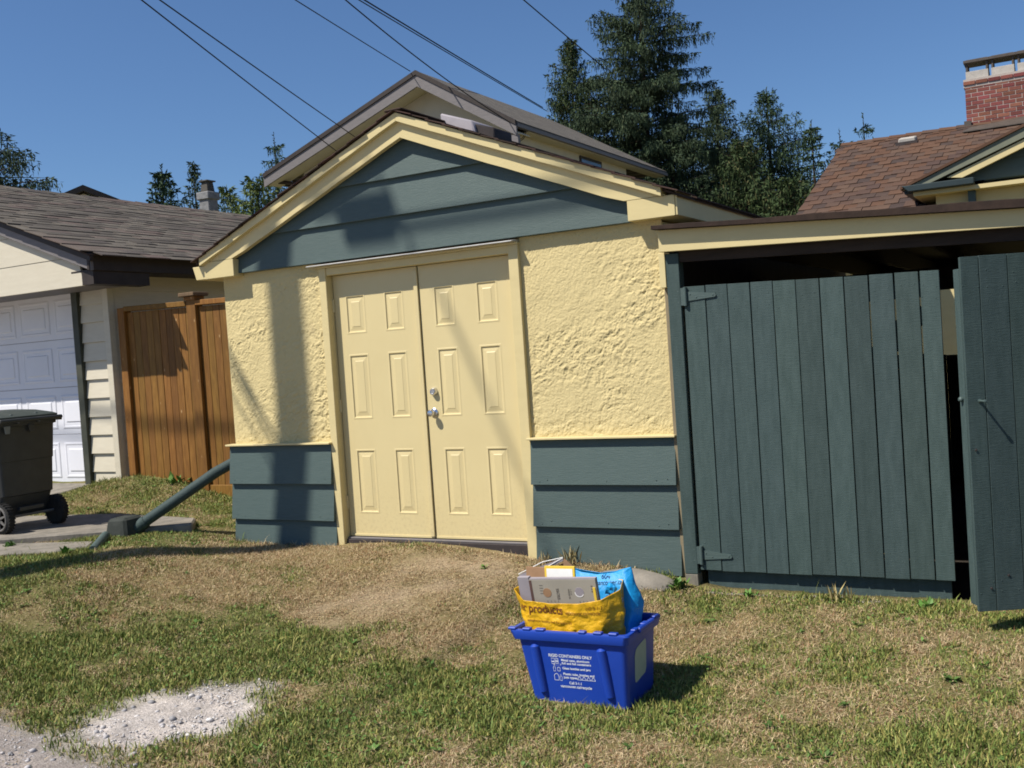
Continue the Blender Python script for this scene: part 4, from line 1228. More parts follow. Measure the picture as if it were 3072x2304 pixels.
# ------------------------------------------------------------------ wheeled bin
BN = thing('wheeled_bin', 'dark grey wheeled bin with dark green lid before the white garage door', 'bin', (-3.28, -.61, .10))
def wheeled_bin():
    def ring(z, x0, x1, y0, y1, r=.03):
        P = []
        for cx, cy, a0 in ((x1 - r, y1 - r, 0), (x0 + r, y1 - r, 90), (x0 + r, y0 + r, 180), (x1 - r, y0 + r, 270)):
            for k in range(5):
                t = math.radians(a0 + k * 22.5)
                P.append((cx + r * math.cos(t), cy + r * math.sin(t), z))
        return P
    lv = [(.13, -.28, .19, -.235, .235), (.30, -.30, .255, -.245, .245), (.31, -.30, .275, -.25, .25), (.60, -.33, .285, -.265, .265), (.605, -.334, .290, -.269, .269), (.90, -.365, .305, -.285, .285), (.905, -.385, .325, -.30, .30), (.955, -.385, .325, -.30, .30)]
    vs = []; fs = []
    for z, x0, x1, y0, y1 in lv:
        vs += ring(z, x0, x1, y0, y1)
    n = 20
    for i in range(len(lv) - 1):
        for k in range(n):
            fs.append((i * n + k, i * n + (k + 1) % n, (i + 1) * n + (k + 1) % n, (i + 1) * n + k))
    fs.append(tuple(range(n))[::-1]); fs.append(tuple(range((len(lv) - 1) * n, len(lv) * n)))
    MB().add(vs, fs).obj('body', M['plastic'], BN, origin=LOCAL, smooth=True)
    # lid: shallow dome with raised edge
    lv = [(.957, -.41, .335, -.315, .315), (.985, -.412, .338, -.317, .317), (1.0, -.39, .30, -.295, .295), (1.03, -.27, .19, -.21, .21), (1.045, -.10, .06, -.09, .09)]
    vs = []; fs = []
    for i, (z, x0, x1, y0, y1) in enumerate(lv):
        vs += ring(z, x0, x1, y0, y1, .04)
    for i in range(len(lv) - 1):
        for k in range(n):
            fs.append((i * n + k, i * n + (k + 1) % n, (i + 1) * n + (k + 1) % n, (i + 1) * n + k))
    fs.append(tuple(range(n))[::-1]); fs.append(tuple(range((len(lv) - 1) * n, len(lv) * n)))
    lid = MB().add(vs, fs).obj('lid', M['lidgreen'], BN, origin=LOCAL, smooth=True)
    for yy in (-.12, .12):
        MB().hexa([(-.30, yy - .012, 1.005), (.30, yy - .012, .993), (.30, yy + .012, .993), (-.30, yy + .012, 1.005), (-.28, yy - .01, 1.033), (.30, yy - .01, 1.008), (.30, yy + .01, 1.008), (-.28, yy + .01, 1.033)]).obj('lid_rib', M['lidgreen'], lid, .004, origin=LOCAL)
    h = MB()
    h.tube([(.385, -.30, .955), (.385, .30, .955)], .018, 10)
    for yy in (-.29, -.1, .1, .29):
        h.box(.31, .385, yy - .015, yy + .015, .925, .972)
    h.obj('handle', M['plastic'], BN, .002, origin=LOCAL)
    for yy in (-.20, .03):
        MB().prism([(.327, yy - .03, .91), (.327, yy + .03, .91), (.327, yy + .02, .845), (.327, yy - .018, .845)], (.012, 0, 0)).obj('grip_tab', M['lightplastic'] if yy < 0 else M['plastic'], BN, .002, origin=LOCAL)
    MB().box(.26, .30, -.12, .12, .17, .205).obj('axle_guard', M['plastic'], BN, .004, origin=LOCAL)
    MB().tube([(.265, -.30, .13), (.265, .30, .13)], .012, 8).obj('axle', M['rim'], BN, origin=LOCAL)
    for s in (-1, 1):
        yc = s * .262
        ty = MB().lathe((.265, yc - .035, .13), (0, 1, 0), [(.004, .095), (.0, .108), (.006, .124), (.02, .131), (.05, .131), (.064, .124), (.07, .108), (.066, .095)], 28)
        for k in range(28):
            a = k * 2 * PI / 28
            c = Vector((.265 + .131 * math.cos(a), yc, .13 + .131 * math.sin(a)))
            t = Vector((-math.sin(a), 0, math.cos(a))) * .006; r_ = Vector((math.cos(a), 0, math.sin(a))) * .004
            yv = Vector((0, .03, 0))
            ty.hexa([c - t - yv - r_, c + t - yv - r_, c + t + yv - r_, c - t + yv - r_, c - t * .7 - yv + r_, c + t * .7 - yv + r_, c + t * .7 + yv + r_, c - t * .7 + yv + r_])
        wo = ty.obj('wheel', M['tyre'], BN, origin=LOCAL, smooth=True)
        ri = MB()
        yf = yc + s * .036
        ri.lathe((.265, yf, .13), (0, s, 0), [(0, .03), (.012, .028), (.018, .018), (.02, 0)], 16)
        for k in range(7):
            a = k * 2 * PI / 7 + .3
            d = Vector((math.cos(a), 0, math.sin(a))); t = Vector((-math.sin(a), 0, math.cos(a)))
            c = Vector((.265, yf, .13)); yv = Vector((0, s * .008, 0))
            ri.hexa([c + d * .02 - t * .013, c + d * .02 + t * .013, c + d * .094 + t * .007, c + d * .094 - t * .007, c + d * .02 - t * .011 + yv, c + d * .02 + t * .011 + yv, c + d * .094 + t * .005 + yv, c + d * .094 - t * .005 + yv])
        ri.lathe((.265, yf - s * .004, .13), (0, s, 0), [(0, .085), (.010, .090), (.012, .097), (.010, .103), (0, .106)], 28)
        ri.obj('rim', M['rim'], wo, origin=LOCAL)
wheeled_bin()

# ------------------------------------------------------------------ blue recycling box
BB = thing('recycling_box', 'open blue plastic recycling box with white printing on the lawn', 'recycling box', (2.84, -1.70, -.405), 0, None, (0.0, math.radians(-.9), 0))
def blue_box():
    n = 24
    def ring(z, hx, y0, y1, r):
        P = []
        for cx, cy, a0 in ((hx - r, y1 - r, 0), (-hx + r, y1 - r, 90), (-hx + r, y0 + r, 180), (hx - r, y0 + r, 270)):
            cx -= .018 * z / .37
            for k in range(6):
                t = math.radians(a0 + k * 18)
                P.append((cx + r * math.cos(t), cy + r * math.sin(t), z))
        return P
    def lev(z, off=0.0):
        k = z / .37
        return ring(z, .2575 + .042 * k + off, -.172 - .030 * k - off, .17 + .027 * k + off, .028)
    L = [lev(.0), lev(.012), lev(.30), lev(.318), lev(.32, .018), lev(.362, .026), lev(.37, .022), lev(.371, .004), lev(.36, -.004), lev(.3, -.005), lev(.02, -.005), lev(.012, -.03)]
    vs = [p for q in L for p in q]; fs = []
    for i in range(len(L) - 1):
        for k in range(n):
            fs.append((i * n + k, i * n + (k + 1) % n, (i + 1) * n + (k + 1) % n, (i + 1) * n + k))
    fs.append(tuple(range(n))[::-1]); fs.append(tuple(range((len(L) - 1) * n, len(L) * n)))
    MB().add(vs, fs).obj('body', M['bluebox'], BB, origin=LOCAL, smooth=True)
    for (a, b) in ((-.343, -.30), (-.262, -.218), (-.19, -.14), (.045, .083), (.125, .17), (.205, .25)):
        MB().box(a, b, -.228, -.198, .369, .381).obj('rim_lug', M['bluebox'], BB, .003, origin=LOCAL)
    for yy in (-.14, -.02, .12):
        MB().box(.284, .310, yy, yy + .05, .369, .380).obj('rim_lug', M['bluebox'], BB, .003, origin=LOCAL)
    MB().box(.294, .320, -.10, .09, .352, .379).obj('grip', M['bluebox'], BB, .006, origin=LOCAL)
    def fy(z):
        return -.172 - .030 * z / .37
    for x0, x1 in ((-.192, -.214), (.170, .148)):
        m = MB()
        m.tube([(x0, fy(.05) + .012, .05), (x0, fy(.058) + .004, .058), ((x0 + x1) / 2, fy(.17) + .004, .17), (x1, fy(.285) + .004, .285), (x1, fy(.298) + .016, .298)], [.010, .024, .026, .026, .012], 14)
        m.obj('rib', M['bluebox'], BB, origin=LOCAL, smooth=True)
    # label on the right end
    pts = [(-.088, .125), (-.083, .105), (-.07, .102), (.04, .118), (.056, .14), (.058, .27), (.048, .287), (.03, .285), (-.05, .272), (-.075, .262), (-.088, .235)]
    def sx(z):
        return .2575 + .024 * z / .37 + .0012
    MB().prism([(sx(z), y, z) for y, z in pts], (.0008, 0, 0)).obj('label', M['whitelabel'], BB, origin=LOCAL)
    th = math.atan(.030 / .37)
    def t(s, size, x, z, w):
        text_obj(s, size, M['whiteprint'], BB, (x, fy(z) - .0012, z), (PI / 2 + th, 0, 0), 'print', w, .0003)
    t('RIGID CONTAINERS ONLY', .0215, -.142, .2365, .236)
    t('Metal cans, aluminum', .0165, -.075, .2175, .152)
    t('foil and foil containers', .0165, -.074, .2015, .158)
    t('Glass bottles and jars', .0165, -.073, .1765, .152)
    t('Plastic tubs, bottles and', .0165, -.072, .1475, .168)
    t('jugs types', .0165, -.072, .1305, .074)
    t('Call 3-1-1', .0185, -.044, .1025, .066)
    t('vancouver.ca/recycle', .0195, -.095, .0835, .170)
    def outline(pts, w, x, z, name='pictogram'):
        """closed line drawing, points in metres on the face"""
        n = len(pts); m = MB()
        c = Vector((sum(p[0] for p in pts) / n, sum(p[1] for p in pts) / n))
        o_, i_ = [], []
        for p in pts:
            d = (Vector(p) - c); dl = d.length or 1
            o_.append(Vector(p)); i_.append(Vector(p) - d / dl * w)
        vs = [(x + p.x, fy(z + p.y) - .0012, z + p.y) for p in o_ + i_]
        m.add(vs, [(k, (k + 1) % n, n + (k + 1) % n, n + k) for k in range(n)])
        return m
    def can(x, z, w, h):
        m = outline([(-w, 0), (w, 0), (w, h), (-w, h)], .0022, x, z)
        for q in (.33, .62):
            m.add([(x - w, fy(z) - .0014, z + h * q), (x + w, fy(z) - .0014, z + h * q), (x + w, fy(z) - .0014, z + h * q + .004), (x - w, fy(z) - .0014, z + h * q + .004)], [(0, 1, 2, 3)])
        return m.obj('pictogram', M['whiteprint'], BB, origin=LOCAL)
    can(-.122, .200, .008, .030); can(-.101, .204, .009, .026)
    outline([(-.018, 0), (.018, 0), (.020, .008), (-.020, .008)], .0025, -.098, .195).obj('pictogram', M['whiteprint'], BB, origin=LOCAL)
    outline([(-.006, 0), (.006, 0), (.0068, .018), (.003, .026), (.003, .034), (-.003, .034), (-.003, .026), (-.0068, .018)], .0022, -.118, .163).obj('pictogram', M['whiteprint'], BB, origin=LOCAL)
    outline([(-.006, 0), (.006, 0), (.008, .004), (.008, .017), (.005, .021), (-.005, .021), (-.008, .017), (-.008, .004)], .0022, -.094, .164).obj('pictogram', M['whiteprint'], BB, origin=LOCAL)
    outline([(-.012, 0), (.012, 0), (.013, .006), (.013, .026), (.004, .036), (-.005, .034), (-.013, .026), (-.013, .004)], .0024, -.111, .117).obj('pictogram', M['whiteprint'], BB, origin=LOCAL)
    outline([(-.006, 0), (.006, 0), (.007, .018), (.002, .026), (.002, .032), (-.002, .032), (-.002, .026), (-.007, .018)], .0022, -.087, .117).obj('pictogram', M['whiteprint'], BB, origin=LOCAL)
    for k in range(4):
        outline([(-.010, 0), (.010, 0), (.0115, .003), (.0015, .019), (-.0015, .019), (-.0115, .003)], .003, .014 + k * .025, .127).obj('pictogram', M['whiteprint'], BB, origin=LOCAL)
blue_box()

# ------------------------------------------------------------------ bags and cardboard in the box
def loft(name, loops, nu, nv, mat, disp, thick=.002):
    """loops: list of closed loops (same number of points) from bottom to top, resampled to a fine sheet"""
    L = np.array(loops, float)
    nl, npt, _ = L.shape
    def resample(P):
        Q = np.vstack([P, P[:1]])
        s = np.r_[0, np.cumsum(np.linalg.norm(np.diff(Q, axis=0), axis=1))]
        t = np.linspace(0, s[-1], nu, endpoint=False)
        return np.stack([np.interp(t, s, Q[:, k]) for k in range(3)], -1)
    R = np.stack([resample(P) for P in L])
    tt = np.linspace(0, nl - 1, nv)
    i = np.clip(tt.astype(int), 0, nl - 2); f = (tt - i)[:, None, None]
    G = R[i] * (1 - f) + R[i + 1] * f
    c = G.mean(1, keepdims=True)
    d = G - c; d[..., 2] = 0
    nrm = d / np.maximum(np.linalg.norm(d, axis=-1, keepdims=True), 1e-6)
    G = G + nrm * disp(G)[..., None]
    idx = np.arange(nu * nv).reshape(nv, nu)
    F = np.stack([idx[:-1], np.roll(idx[:-1], -1, 1), np.roll(idx[1:], -1, 1), idx[1:]], -1).reshape(-1, 4)
    me = np_mesh(name, G.reshape(-1, 3), F, mat, True)
    o = link(name, me)
    sm = o.modifiers.new('thickness', 'SOLIDIFY')
    sm.thickness = thick; sm.offset = 0
    return o, G

def ybag_disp(G):
    x, y, z = G[..., 0], G[..., 1], G[..., 2]
    a = fbm((x + y) * 22, z * 26, 5, 4) - .5
    b = np.abs(fbm((x - y * .7) * 15 + z * 9, z * 13 - x * 6, 15, 3) - .5)
    k = np.clip((.12 - z) / .08, 0.25, 1)
    return (.020 * a + .034 * (b - .1)) * k
yl = []
for z, gx, fr in ((-.28, -.02, 0), (-.05, .0, 0), (.03, .004, 0), (None, 0, 0)):
    if z is None:
        yl.append([(2.462, -1.79, .132), (2.548, -1.852, .092), (2.70, -1.862, .086), (2.86, -1.862, .094), (2.975, -1.845, .115), (3.040, -1.755, .150), (3.01, -1.64, .172), (2.80, -1.60, .168), (2.60, -1.61, .160), (2.49, -1.68, .150)])
    else:
        yl.append([(2.520 - gx * 4, -1.80, z), (2.565 - gx * 2, -1.848, z), (2.70, -1.855, z), (2.86, -1.855, z), (2.975 + gx, -1.845, z), (3.045 + gx, -1.755, z), (3.01, -1.64, z), (2.80, -1.61, z), (2.60, -1.62, z), (2.53 - gx * 4, -1.69, z)])
YB, YG = loft('yellow_bag', yl, 150, 60, M['yellowbag'], ybag_disp)
tag(YB, 'yellow plastic paper-recycling bag stuffed with cardboard, upright in the blue box', 'bag')
_fl = YG.reshape(-1, 3); _fl = _fl[_fl[:, 1] < -1.81]
def bag_front(x, z):
    d = (_fl[:, 0] - x) ** 2 + (_fl[:, 2] - z) ** 2
    k = np.argsort(d)[:4]
    w = 1 / (d[k] + 1e-6)
    return float((_fl[k, 1] * w).sum() / w.sum())
def bag_text(s, size, x, z, w, mat, weight=0.0, slope=0.0):
    o = text_obj(s, size, mat, None, (0, 0, 0), (0, 0, 0), 'print', w, weight)
    for v in o.data.vertices:
        X = x + v.co.x; Z = z + v.co.y + slope * v.co.x
        v.co = (X, bag_front(X, Z) - .003, Z)
    o.parent = YB
bag_text('er products', .060, 2.515, .036, .256, M['inkbrown'], .0012)
bag_text('vancouver.ca/recycle', .026, 2.786, .036, .182, M['inkbrown'], 0, .03)
bag_text('call 3-1-1', .028, 2.895, .062, .082, M['inkbrown'], 0, .05)
bag_text('telephone books and Directories', .016, 2.565, -.012, .25, M['inkbrown'])

def cbag_disp(G):
    x, y, z = G[..., 0], G[..., 1], G[..., 2]
    return .016 * (fbm((x + y) * 12, z * 12, 65, 4) - .5) + .022 * (np.abs(fbm((x + y * .6) * 8 + z * 5, z * 9, 75, 3) - .5) - .1)
cl = []
for z, a, b, y0, y1, k in ((-.33, 2.64, 3.035, -1.72, -1.55, 0), (-.04, 2.64, 3.085, -1.70, -1.54, 0), (.04, 2.65, 3.105, -1.69, -1.53, .0), (.15, 2.665, 3.06, -1.65, -1.55, .01), (.215, 2.68, 3.035, -1.612, -1.575, .04)):
    def sz(x):
        u = (x - a) / (b - a)
        return z + k * (-.75 * math.sin(u * PI) + .75 * max(0, u - .6))
    xm = [a + (b - a) * q for q in (.25, .5, .75)]
    cl.append([(a, (y0 + y1) / 2, sz(a))] + [(x, y0, sz(x)) for x in xm] + [(b - .03, y0, sz(b - .03)), (b, (y0 + y1) / 2, sz(b)), (b - .03, y1, sz(b - .03))] + [(x, y1, sz(x)) for x in xm[::-1]])
CB_, CG = loft('cyan_bag', cl, 130, 60, M['bluebag'], cbag_disp)
tag(CB_, 'bright cyan plastic bag behind the yellow bag in the blue box', 'bag')
_cf = CG.reshape(-1, 3); _cf = _cf[_cf[:, 1] < -1.57]
def cbag_text(s, size, x, z, w, slope):
    o = text_obj(s, size, M['inkblue'], None, (0, 0, 0), (0, 0, 0), 'print', w)
    for v in o.data.vertices:
        X = x + v.co.x; Z = z + v.co.y + slope * v.co.x
        d = (_cf[:, 0] - X) ** 2 + (_cf[:, 2] - Z) ** 2
        v.co = (X, _cf[np.argmin(d), 1] - .004, Z)
    o.parent = CB_
cbag_text('604', .034, 2.885, .168, .05, .06)
cbag_text('vancouver.ca', .03, 2.865, .140, .14, .08)

def carton(name, label, loc, rot, build, cat):
    t_ = thing(name, label, cat, loc, 0, None, rot)
    build(t_)
    return t_
def grey_box(t_):
    MB().box(0, .372, 0, .026, -.20, .0).obj('carton', M['card'], t_, .001, origin=LOCAL)
    MB().box(-.0665, -.002, .004, .03, -.20, .012).obj('end_flap', M['cardlilac'], t_, .001, origin=LOCAL)
    MB().box(.0, .014, -.0012, -.0002, -.20, -.003).obj('edge_band', M['carddark'], t_, origin=LOCAL)
    MB().box(.004, .372, .001, .025, .0004, .006).obj('top_flap', M['cardlilac'], t_, origin=LOCAL)
    MB().box(.353, .366, -.004, -.0004, -.14, -.04).obj('yellow_strip', M['yellowcard'], t_, origin=LOCAL)
    MB().lathe((.095, -.0003, -.068), (0, -1, 0), [(0, .024), (.0008, .0235)], 20).obj('hole', M['cardbrown'], t_, origin=LOCAL)
    MB().lathe((.275, -.0003, -.065), (0, -1, 0), [(0, .025), (.0006, .0245)], 20).obj('print', M['cardlilac'], t_, origin=LOCAL)
    m = MB()
    for k in range(9):
        a0 = PI + k * .3; a1 = a0 + .3
        m.add([(.275 + r_ * math.cos(a), -.0014, -.065 + r_ * math.sin(a)) for r_, a in ((.026, a0), (.026, a1), (.0215, a1), (.0215, a0))], [(0, 1, 2, 3)])
    m.obj('print', M['whitecard'], t_, origin=LOCAL)
    for s_, x, z, sz in (('SSOS5', .148, -.045, .022), ('MADE IN', .213, -.048, .013), ('1 2 3 4', .225, -.048, .011), ('R 4 R', .342, -.03, .016)):
        text_obj(s_, sz, M['ink'], t_, (x, -.0012, z), (PI / 2, PI / 2, 0), 'print')
    mk_ = MB()
    for k in range(4):
        mk_.box(.055, .075, -.0012, -.0003, -.03 - k * .014, -.029 - k * .014)
        mk_.box(.09 + k * .02, .091 + k * .02, -.0012, -.0003, -.118, -.108)
        mk_.box(.27 + k * .02, .271 + k * .02, -.0012, -.0003, -.122, -.11)
    mk_.obj('print', M['ink'], t_, origin=LOCAL)
carton('cardboard_carton', 'long grey carton with a round hole, at the front of the yellow bag', (2.566, -1.815, .188), (math.radians(7), math.radians(-3.0), math.radians(0)), grey_box, 'carton')
def open_box(t_):
    MB().box(0, .20, 0, .006, -.2, 0).obj('side', M['cardbrown'], t_, origin=LOCAL)
    MB().hexa([(-.05, -.02, -.06), (.19, .012, .058), (.19, .015, .058), (-.05, -.017, -.06), (-.05, -.025, -.02), (.19, .008, .074), (.19, .011, .074), (-.05, -.022, -.02)]).obj('flap', M['cardlilac'], t_, origin=LOCAL)
    MB().tube([(-.055, -.024, -.018), (.08, -.006, .05), (.19, .009, .076)], .0022, 6).obj('torn_edge', M['whitecard'], t_, origin=LOCAL)
    MB().tube([(.06, -.01, .0), (.19, .009, .074)], .002, 6).obj('torn_edge', M['whitecard'], t_, origin=LOCAL)
    MB().prism([(.191, .012, .074), (.235, .03, .035), (.225, .03, -.06), (.191, .012, -.06)], (0, .004, 0)).obj('flap', M['cardbrown'], t_, origin=LOCAL)
    MB().prism([(-.02, .03, -.06), (.18, .03, .045), (.18, .03, -.06)], (0, .004, 0)).obj('flap', M['cardbrown'], t_, origin=LOCAL)
carton('cardboard_box', 'open brown cardboard box with lilac flaps at the back of the yellow bag', (2.475, -1.63, .190), (math.radians(-8), 0, 0), open_box, 'cardboard box')
def brown_piece(t_):
    MB().box(0, .14, 0, .008, -.22, .0).obj('sheet', M['cardbrown'], t_, .001, origin=LOCAL)
carton('cardboard_piece', 'small plain brown cardboard piece left of the white and yellow card', (2.487, -1.69, .226), (math.radians(-4), 0, 0), brown_piece, 'cardboard')
def white_card(t_):
    MB().box(0, .172, 0, .012, -.24, 0).obj('cover', M['yellowcard'], t_, .001, origin=LOCAL)
    MB().box(.012, .160, -.0009, -.0001, -.2, -.013).obj('white_field', M['whitecard'], t_, origin=LOCAL)
carton('magazine', 'white card with a yellow border standing in the yellow bag', (2.600, -1.70, .236), (math.radians(-3), math.radians(-1.5), 0), white_card, 'card')
def crumple(t_):
    for (x, z, r_, m) in ((0, 0, .030, M['bluebag']), (.03, -.045, .03, M['cardlilac']), (-.012, -.05, .022, M['whitecard'])):
        bm = bmesh.new()
        bmesh.ops.create_icosphere(bm, subdivisions=2, radius=r_)
        for v in bm.verts:
            v.co *= random.uniform(.7, 1.25)
        me = bpy.data.meshes.new('paper'); bm.to_mesh(me); bm.free(); me.materials.append(m)
        o_ = link('paper', me, t_); o_.location = (x, 0, z)
carton('crumpled_paper', 'crumpled blue and grey paper in the right corner of the yellow bag', (2.985, -1.74, .145), (0, 0, 0), crumple, 'paper')

# ------------------------------------------------------------------ two-storey house behind
HB = thing('house', 'two-storey pale stucco house with grey gable rising behind the cream garage', 'house', (-8.2, 14, -.1))
def house_behind():
    px, pz = -8.23, 8.03
    el, er = (-13.08, 6.33), (-5.70, 6.46)
    sl_ = (pz - el[1]) / (px - el[0]); sr_ = (pz - er[1]) / (er[0] - px)
    y0, y1 = 13.9, 23.3
    wl, wr = -12.3, -6.05
    yw = 14.55
    m = MB()
    m.box(wl, wr, yw, 22.0, -.2, 5.9)
    m.prism([(wl, yw, 5.9005), (wr, yw, 5.9005), (wr, yw, pz - .26 - sr_ * (wr - px)), (px, yw, pz - .26), (wl, yw, pz - .26 - sl_ * (px - wl))], (0, 6.4, 0))
    m.obj('wall', M['housewall'], HB)
    t = .05
    # roof planes with a hipped far end (ridge stops at y 20.8)
    ry = 20.8
    rf = MB()
    for e in (el, er):
        top = [(px, y0 - .02, pz), (e[0], y0 - .02, e[1]), (e[0], y1, e[1]), (px, ry, pz)]
        rf.add(top + [(x, y, z - t) for x, y, z in top], [(0, 1, 2, 3), (7, 6, 5, 4), (0, 4, 5, 1), (1, 5, 6, 2), (2, 6, 7, 3), (3, 7, 4, 0)])
    top = [(px, ry, pz + .001), (el[0], y1 + .001, el[1]), (er[0], y1 + .001, er[1])]
    rf.add(top + [(x, y, z - t) for x, y, z in top], [(0, 1, 2), (5, 4, 3), (1, 4, 5, 2)])
    rf.obj('roof', M['houseroof'], HB)
    for e, s in ((el, sl_), (er, sr_)):
        MB().prism([(px, y0, pz - .095), (e[0], y0, e[1] - .095), (e[0], y0, e[1] - .33), (px, y0, pz - .36)], (0, .05, 0)).obj('barge_board', M['grayboard'], HB)
        MB().prism([(px, y0 - .03, pz + .012), (e[0], y0 - .03, e[1] + .012), (e[0], y0 - .03, e[1] - .092), (px, y0 - .03, pz - .092)], (0, .06, 0)).obj('rake_drip', M['brownfascia'], HB)
        MB().prism([(px, y0 + .051, pz - .30), (e[0], y0 + .051, e[1] - .27), (e[0], y0 + .051, e[1] - .25), (px, y0 + .051, pz - .28)], (0, yw - y0 - .06, 0)).obj('soffit', M['housewall'], HB)
    MB().box(er[0] - .08, er[0] + .02, y0 + .05, y1, er[1] - .13, er[1] - .052).obj('gutter', M['grayboard'], HB)
    MB().box(wr, er[0] - .05, yw, y1 - .1, er[1] - .15, er[1] - .132).obj('soffit', M['housewall'], HB)
    MB().box(er[0] - .16, er[0] + .02, y0 + .02, y0 + .12, er[1] - .52, er[1] - .30).obj('barge_end', M['grayboard'], HB)
    MB().box(el[0] - .04, el[0] + .08, y0 + .05, y1, el[1] - .22, el[1] - .08).obj('gutter', M['brownfascia'], HB)
    MB().tube([(el[0] + .05, yw - .3, el[1] - .16), (el[0] + .62, yw - .12, el[1] - .26), (wl - .07, yw - .08, el[1] - .45), (wl - .07, yw - .08, 3.0)], .05, 8).obj('downspout', M['brownfascia'], HB)
    w = MB().box(wr + .002, wr + .035, 17.87, 19.2, 5.4, 6.27).obj('window', M['brownfascia'], HB)
    MB().box(wr + .036, wr + .04, 17.93, 19.14, 5.46, 6.21).obj('pane', M['glass'], w)
def house_roof_mat():
    t = NT('grey_house_shingles')
    tc = t.n("ShaderNodeTexCoord")
    br = t.n("ShaderNodeTexBrick")
    br.inputs["Scale"].default_value = 1.0
    br.inputs["Mortar Size"].default_value = .018
    br.inputs["Brick Width"].default_value = .32
    br.inputs["Row Height"].default_value = .085
    for k, c in (("Color1", (.125, .112, .096)), ("Color2", (.175, .158, .134)), ("Mortar", (.08, .073, .066))):
        br.inputs[k].default_value = C4(c)
    sx = t.n("ShaderNodeSeparateXYZ"); cb = t.n("ShaderNodeCombineXYZ")
    t.l(tc.outputs["Object"], sx.inputs[0])
    t.l(sx.outputs[1], cb.inputs[0]); t.l(sx.outputs[2], cb.inputs[1])
    t.l(cb.outputs[0], br.inputs["Vector"])
    g = t.ramp(t.noise(t.coords((1, 1, 1)), 30, 5, .7), [(.3, (.75, .75, .75)), (.7, (1.25, 1.25, 1.25))])
    return t.out(t.mix(1.0, br.outputs[0], g, 'MULTIPLY'), .92, .15)
M['houseroof'] = house_roof_mat()
house_behind()

